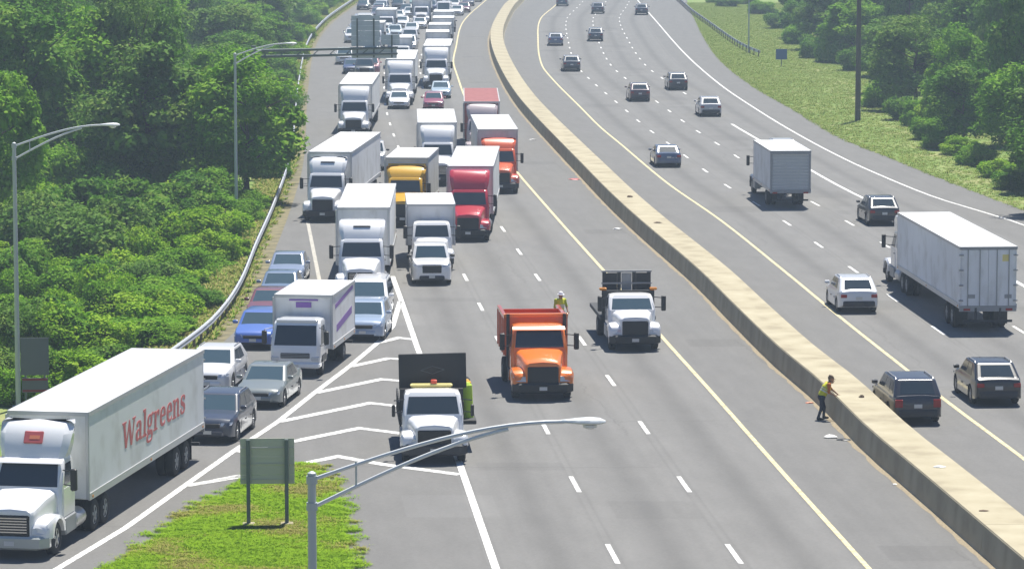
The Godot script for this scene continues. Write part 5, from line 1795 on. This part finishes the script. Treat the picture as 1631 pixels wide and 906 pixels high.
	semi("semi_truck", "red semi truck with a white trailer at the head of the jam", "red_semi", HEAVY.merged({"cl": 2.0, "bumper": mats.black, "bars": 0}, true), paint(0.5, 0.025, 0.045), tw, at_d(195.5, 745), lturn(0.02), 14.5, 0.9)
	semi("semi_truck", "orange-red semi truck with a grey-white trailer beside the yellow line", "orange_semi", HEAVY.merged({"cl": 1.5, "ft": 3.35, "bars": 0, "fender": paint(0.6, 0.1, 0.05)}, true), paint(0.72, 0.12, 0.03), panel_paint(0.66, 0.67, 0.68), at_d(225.0, 797), lturn(-0.045), 14.0, 0.6)
	semi("semi_truck", "semi truck with a faded pink-red trailer behind the orange-red semi", "pink_semi", HEAVY.merged({"cl": 1.6}, true), paint(0.5, 0.42, 0.42), panel_paint(0.32, 0.13, 0.13), at_d(252.5, 768), lturn(-0.015), 16.1, 0.8)
	# farther back in the jam
	semi("semi_truck", "white semi truck half hidden under the overhead sign backs", "sign_semi", HEAVY.merged({"cl": 2.0, "bumper": mats.black, "bars": 0}, true), white, tw, at_d(311.0, 636), lturn(-0.01), 16.1, 0.8)
	semi("semi_truck", "white semi truck far back in the median-side lane", "far_semi", HEAVY.merged({"cl": 2.0, "bumper": mats.black, "bars": 0}, true), white, tw, at_d(335.0, 694), lturn(0.0), 14.0, 0.8)
	car("queue_car", "white sedan in front of the semi under the overhead sign", "sedan", white, gp(635, 174), lturn(-0.01))
	car("queue_car", "light blue sedan in front of the far median-side semi", "sedan", paint(0.42, 0.52, 0.6), gp(702, 157), lturn(-0.01))
	car("queue_car", "maroon hatchback behind the middle-lane white semi", "hatch", paint(0.3, 0.06, 0.1), gp(690, 176), lturn(-0.01))
	var k := 0
	var jam := [at_d(345.0, 694), at_d(352.0, 697), at_d(325.0, 640)]
	var far := [["sedan", [0.06, 0.08, 0.16], 560, 118], ["suv", [0.5, 0.2, 0.22], 590, 119], ["suv", [0.8, 0.8, 0.8], 548, 103], ["van", [0.8, 0.8, 0.78], 580, 52], ["sedan", [0.04, 0.04, 0.05], 577, 16], ["suv", [0.78, 0.78, 0.78], 607, 10], ["suv", [0.03, 0.035, 0.05], 633, 17], ["sedan", [0.2, 0.05, 0.06], 606, 39], ["hatch", [0.1, 0.1, 0.14], 600, 30], ["sedan", [0.75, 0.76, 0.76], 652, 28], ["suv", [0.03, 0.05, 0.14], 685, 19], ["van", [0.8, 0.8, 0.8], 706, 30], ["sedan", [0.78, 0.78, 0.8], 703, 45], ["suv", [0.05, 0.04, 0.1], 714, 48],
		["sedan", [0.2, 0.07, 0.09], 738, 20], ["hatch", [0.07, 0.07, 0.1], 745, 10], ["sedan", [0.6, 0.62, 0.64], 655, 55], ["suv", [0.55, 0.62, 0.66], 628, 62], ["sedan", [0.78, 0.79, 0.8], 640, 44], ["sedan", [0.3, 0.45, 0.42], 661, 10], ["suv", [0.1, 0.14, 0.13], 700, 6], ["suv", [0.8, 0.8, 0.8], 722, 16], ["suv", [0.4, 0.44, 0.5], 757, 3], ["sedan", [0.8, 0.8, 0.8], 684, 2], ["hatch", [0.72, 0.72, 0.7], 630, 0], ["sedan", [0.75, 0.75, 0.76], 668, 46]]
	for q in far:
		var c: Array = q[1]
		var m: float = maxf(c[0], maxf(c[1], c[2]))
		var nm := "white" if c[0] > 0.7 else "grey" if m > 0.35 and absf(c[0] - c[2]) < 0.2 else "reddish" if c[0] > c[2] * 1.4 else "dark blue" if c[2] > c[0] * 1.6 else "dark"
		var kind: String = {"sedan": "sedan", "suv": "crossover", "van": "van", "hatch": "hatchback"}[q[0]]
		var p := gp(q[2], q[3])
		car("distant_car", "small %s %s standing far back in the jam" % [nm, kind], q[0], paint(c[0], c[1], c[2]), p, lturn(yl.slope(-p.z)), "%s %ss far back in the jam" % [nm, kind])
		k += 1
		jam.append(p)
	# the rest of the far jam, nose to tail in three lanes
	var hues := [[0.8, 0.8, 0.8], [0.78, 0.79, 0.8], [0.55, 0.57, 0.6], [0.8, 0.8, 0.78], [0.04, 0.045, 0.06], [0.3, 0.36, 0.44], [0.75, 0.75, 0.76], [0.06, 0.08, 0.16], [0.2, 0.06, 0.08], [0.8, 0.8, 0.8], [0.1, 0.11, 0.12]]
	var r := RandomNumberGenerator.new()
	r.seed = 77
	for lane in 5:
		var d := (346.0 + lane * 3.0) if lane < 3 else 425.0
		while d < 640.0:
			var p := Vector3(yl.at(d) - LANE * (lane + 0.5) + r.randf_range(-0.3, 0.3), 0, -d)
			var big := r.randf() < 0.36 and d < 620
			var free: bool = p.x > rail.at(d) + 3.0
			for q in jam:
				if absf(q.x - p.x) < 2.6 and (p.z - q.z > -5.8 and p.z - q.z < (15.5 if big else 5.8)):
					free = false
			if free:
				var s: float = yl.slope(d)
				if big:
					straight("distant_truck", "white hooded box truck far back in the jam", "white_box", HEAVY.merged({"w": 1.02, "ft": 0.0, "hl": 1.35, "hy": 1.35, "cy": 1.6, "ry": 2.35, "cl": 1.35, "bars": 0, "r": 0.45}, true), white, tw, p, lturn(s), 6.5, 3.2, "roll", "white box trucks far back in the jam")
					jam.append(p + Vector3(0, 0, -5.0))
					d += 12.0
				else:
					var c: Array = hues[r.randi() % hues.size()]
					var kind: String = ["sedan", "cross", "suv", "hatch", "minivan", "pickup"][r.randi() % 6]
					var nm := "white" if c[0] > 0.7 else "grey" if c[0] > 0.25 else "dark red" if c[0] > c[2] * 1.4 else "dark"
					var kn: String = {"sedan": "sedan", "cross": "crossover", "suv": "sport utility car", "hatch": "hatchback", "minivan": "minivan", "pickup": "pickup"}[kind]
					car("distant_car", "tiny %s %s standing far back in the jam" % [nm, kn], kind, paint(c[0], c[1], c[2]), p, lturn(s), "tiny %s %ss far back in the jam" % [nm, kn])
				jam.append(p)
			d += r.randf_range(5.9, 7.2)


func rcar(label: String, kind: String, p: Material, u: float, v: float) -> void:
	var g := gp(u, v)
	var s: float = yr.slope(-g.z)
	car("moving_car", label, kind, p, rear_at(u, v, s, CARS[kind].L), atan2(s, -1.0))


func build_right_traffic() -> void:
	rcar("dark sport utility car with a pale sky-lit roof beside the median barrier", "suv", paint(0.022, 0.022, 0.03), 1463, 678)
	rcar("black crossover in the lane right of the dark sport utility car", "cross", paint(0.014, 0.014, 0.016), 1592, 648)
	rcar("white crossover with black trim left of the long white trailer", "cross", paint(0.72, 0.74, 0.77), 1369, 500)
	rcar("dark grey crossover just ahead of the long white trailer", "cross", paint(0.03, 0.03, 0.035), 1410, 360)
	rcar("blue-grey sedan near the yellow line, left of the box truck", "sedan", paint(0.1, 0.13, 0.2), 1066, 267)
	rcar("silver crossover in the right lane ahead of the box truck", "cross", paint(0.45, 0.45, 0.47), 1133, 186)
	rcar("dark grey crossover in the right lane ahead of the silver crossover", "cross", paint(0.05, 0.048, 0.055), 1081, 144)
	rcar("dark maroon crossover in the middle lane", "cross", paint(0.08, 0.03, 0.045), 1020, 162)
	rcar("dark grey crossover nearest the median among the far cars", "cross", paint(0.07, 0.08, 0.1), 911, 114)
	rcar("slate blue crossover in the middle lane far away", "cross", paint(0.05, 0.07, 0.1), 949, 66)
	rcar("pale blue-roofed sedan in the median lane far away", "sedan", paint(0.14, 0.17, 0.25), 885, 73)
	rcar("farthest dark sedan in the median lane", "sedan", paint(0.08, 0.12, 0.16), 895, 10)
	rcar("farthest dark crossover in the middle lane", "cross", paint(0.05, 0.06, 0.09), 952, 22)
	rcar("farthest navy crossover in the right lane", "cross", paint(0.04, 0.05, 0.09), 1022, 24)
	var g := at_d(248.0, 1252)
	var s0: float = yr.slope(248.0)
	car("moving_car", "white crossover roof showing just over the box truck", "suv", paint(0.8, 0.8, 0.8), g + Vector3(s0, 0, -1) * 4.75, atan2(s0, -1.0))
	# box truck with a roll-up door
	var o := HEAVY.merged({"w": 1.05, "ft": 0.0, "hl": 1.5, "cl": 1.45, "bars": 0}, true)
	var s: float = -0.05
	var L := 1.5 + 1.45 + 0.15 + 8.6
	straight("box_truck", "white box truck with a slatted roll-up rear door, its shade painted in as grey, driving away", "away_box", o, paint(0.06, 0.07, 0.09), panel_paint(0.8, 0.81, 0.81), at_d(215.0, 1261) + Vector3(s, 0, -1).normalized() * L, atan2(s, -1.0), 8.6, 3.55)
	# long trailer driving away
	s = -0.064
	L = 1.75 + 2.1 + 0.9 + 16.1
	var t := semi("semi_truck", "long plain white trailer and tractor driving away beside the white crossover", "away_semi", HEAVY.merged({"cl": 2.1, "ft": 3.6}, true), paint(0.78, 0.78, 0.79), panel_paint(0.8, 0.81, 0.82), at_d(156.6, 1580) + Vector3(s, 0, -1).normalized() * L, atan2(s, -1.0), 16.1, 0.9)
	var bx := t.get_node("trailer_box")
	var zr := -L
	part(bx, "warning_decal", "awd", func(): return box(Vector3(-0.95, 3.2, zr - 0.045), Vector3(-0.62, 3.5, zr - 0.035)), mats.bar_yellow)
	for x in [-0.9, 0.75]:
		part(bx, "placard", "awp%.1f" % x, func(): return box(Vector3(x - 0.16, 1.55, zr - 0.05), Vector3(x + 0.16, 1.72, zr - 0.035)), mats.steel)


func build_people() -> void:
	var skin := Color(0.35, 0.2, 0.13)
	# leaning on the barrier, facing it (local +x is towards the barrier)
	var j := {"pelvis": Vector3(0.0, 0.86, 0), "waist": Vector3(0.06, 1.0, 0), "chest": Vector3(0.19, 1.2, 0), "neck": Vector3(0.3, 1.4, 0), "head": Vector3(0.37, 1.5, 0.01),
		"sho_l": Vector3(0.24, 1.33, -0.19), "sho_r": Vector3(0.24, 1.33, 0.19), "elb_l": Vector3(0.42, 1.12, -0.25), "elb_r": Vector3(0.22, 1.06, 0.27), "wri_l": Vector3(0.62, 0.95, -0.2), "wri_r": Vector3(0.42, 0.95, 0.2),
		"hip_l": Vector3(0.0, 0.82, -0.1), "hip_r": Vector3(0.0, 0.82, 0.1), "kne_l": Vector3(0.14, 0.45, -0.14), "kne_r": Vector3(-0.03, 0.44, 0.13), "ank_l": Vector3(0.13, 0.08, -0.16), "ank_r": Vector3(-0.16, 0.08, 0.14), "toe_l": Vector3(0.3, 0.04, -0.18), "toe_r": Vector3(0.02, 0.04, 0.17)}
	var foot := gp(1311, 668)
	foot.x = bar.at(-foot.z) - 0.42
	person("worker in a yellow vest, dark trousers and brown hat leaning on the barrier", foot, 0.15, j, Vector3(0.93, -0.36, 0.1).normalized(), [skin, Color(0.5, 0.14, 0.02), Color(0.03, 0.035, 0.05), Color(0.012, 0.012, 0.014), Color(0.02, 0.014, 0.01)], mats.hat_brown, mats.vest_yellow)
	j = {"pelvis": Vector3(0, 0.95, 0), "waist": Vector3(0, 1.1, 0.01), "chest": Vector3(0, 1.3, 0.0), "neck": Vector3(0, 1.5, 0.02), "head": Vector3(0, 1.61, 0.05),
		"sho_l": Vector3(-0.2, 1.42, 0), "sho_r": Vector3(0.2, 1.42, 0), "elb_l": Vector3(-0.27, 1.15, 0.02), "elb_r": Vector3(0.28, 1.16, 0.04), "wri_l": Vector3(-0.25, 0.92, 0.14), "wri_r": Vector3(0.24, 0.97, 0.2),
		"hip_l": Vector3(-0.1, 0.9, 0), "hip_r": Vector3(0.1, 0.9, 0), "kne_l": Vector3(-0.12, 0.48, 0.03), "kne_r": Vector3(0.12, 0.48, 0.03), "ank_l": Vector3(-0.13, 0.08, 0), "ank_r": Vector3(0.13, 0.08, 0), "toe_l": Vector3(-0.15, 0.04, 0.17), "toe_r": Vector3(0.15, 0.04, 0.17)}
	var d := 144.5
	person("worker in a bright yellow vest and white hard hat standing in the dump body", Vector3((893 - CX) / F * d, 1.5, -d), 0.5, j, Vector3(0, -0.08, 1).normalized(), [skin, Color(0.42, 0.5, 0.03), Color(0.03, 0.035, 0.05), Color(0.012, 0.012, 0.014), Color(0.02, 0.014, 0.01)], mats.hat_white, mats.vest_yellow)


func crumple(seed_: int, sx: float, sy: float, sz: float) -> PackedVector3Array:
	var r := RandomNumberGenerator.new()
	r.seed = seed_
	var rings := []
	for q in [[0.0, 0.8], [0.3, 1.0], [0.7, 0.75], [1.0, 0.3]]:
		var rr := []
		for i in 9:
			var a := TAU * i / 9.0
			var k: float = q[1] * r.randf_range(0.65, 1.15)
			rr.append(Vector3(cos(a) * sx * k, sy * q[0] * r.randf_range(0.8, 1.1), sin(a) * sz * k))
		rings.append(rr)
	return loft(rings)


func build_litter() -> void:
	var i := 0
	for q in [["crumpled white plastic bag on the shoulder near the leaning worker", 1324, 697, 0.28, 0.12, "bag_white", 0.0], ["dark scrap of tyre beside the white bag on the shoulder", 1346, 701, 0.3, 0.06, "black", 0.0], ["pale flattened scrap on top of the barrier past the leaning worker", 1497, 744, 0.22, 0.06, "bag_white", 0.885], ["brown clod on the barrier top beside the dark sport utility car", 1373, 633, 0.12, 0.1, "litter_brown", 0.885],
			["thin brown scrap on the barrier top near its bend toward the camera side", 1567, 814, 0.18, 0.04, "litter_brown", 0.885], ["dark scrap on the barrier top above the flatbed truck", 1048, 355, 0.25, 0.07, "litter_brown", 0.885], ["tan lump on the barrier top far along the median", 1003, 314, 0.2, 0.12, "litter_brown", 0.885], ["small white scrap on the median shoulder ahead of the flatbed truck", 984, 365, 0.3, 0.08, "bag_white", 0.0], ["orange-red scrap on the median shoulder far up the road", 915, 286, 0.4, 0.08, "red_print", 0.0], ["small pink scrap on the shoulder behind the leaning worker", 1290, 642, 0.16, 0.05, "pink_print", 0.0], ["small pale scrap at the foot of the barrier", 1426, 772, 0.1, 0.05, "bag_white", 0.0], ["white scrap on the pavement beside the orange-red semi", 848, 223, 0.35, 0.08, "bag_white", 0.0]]:
		var o := part(self, numbered("litter"), "", func(): return crumple(40 + i, q[3], q[4], q[3] * 0.7), mats[q[5]], gp(q[1], q[2], q[6]))
		tag(o, q[0], "litter")
		i += 1
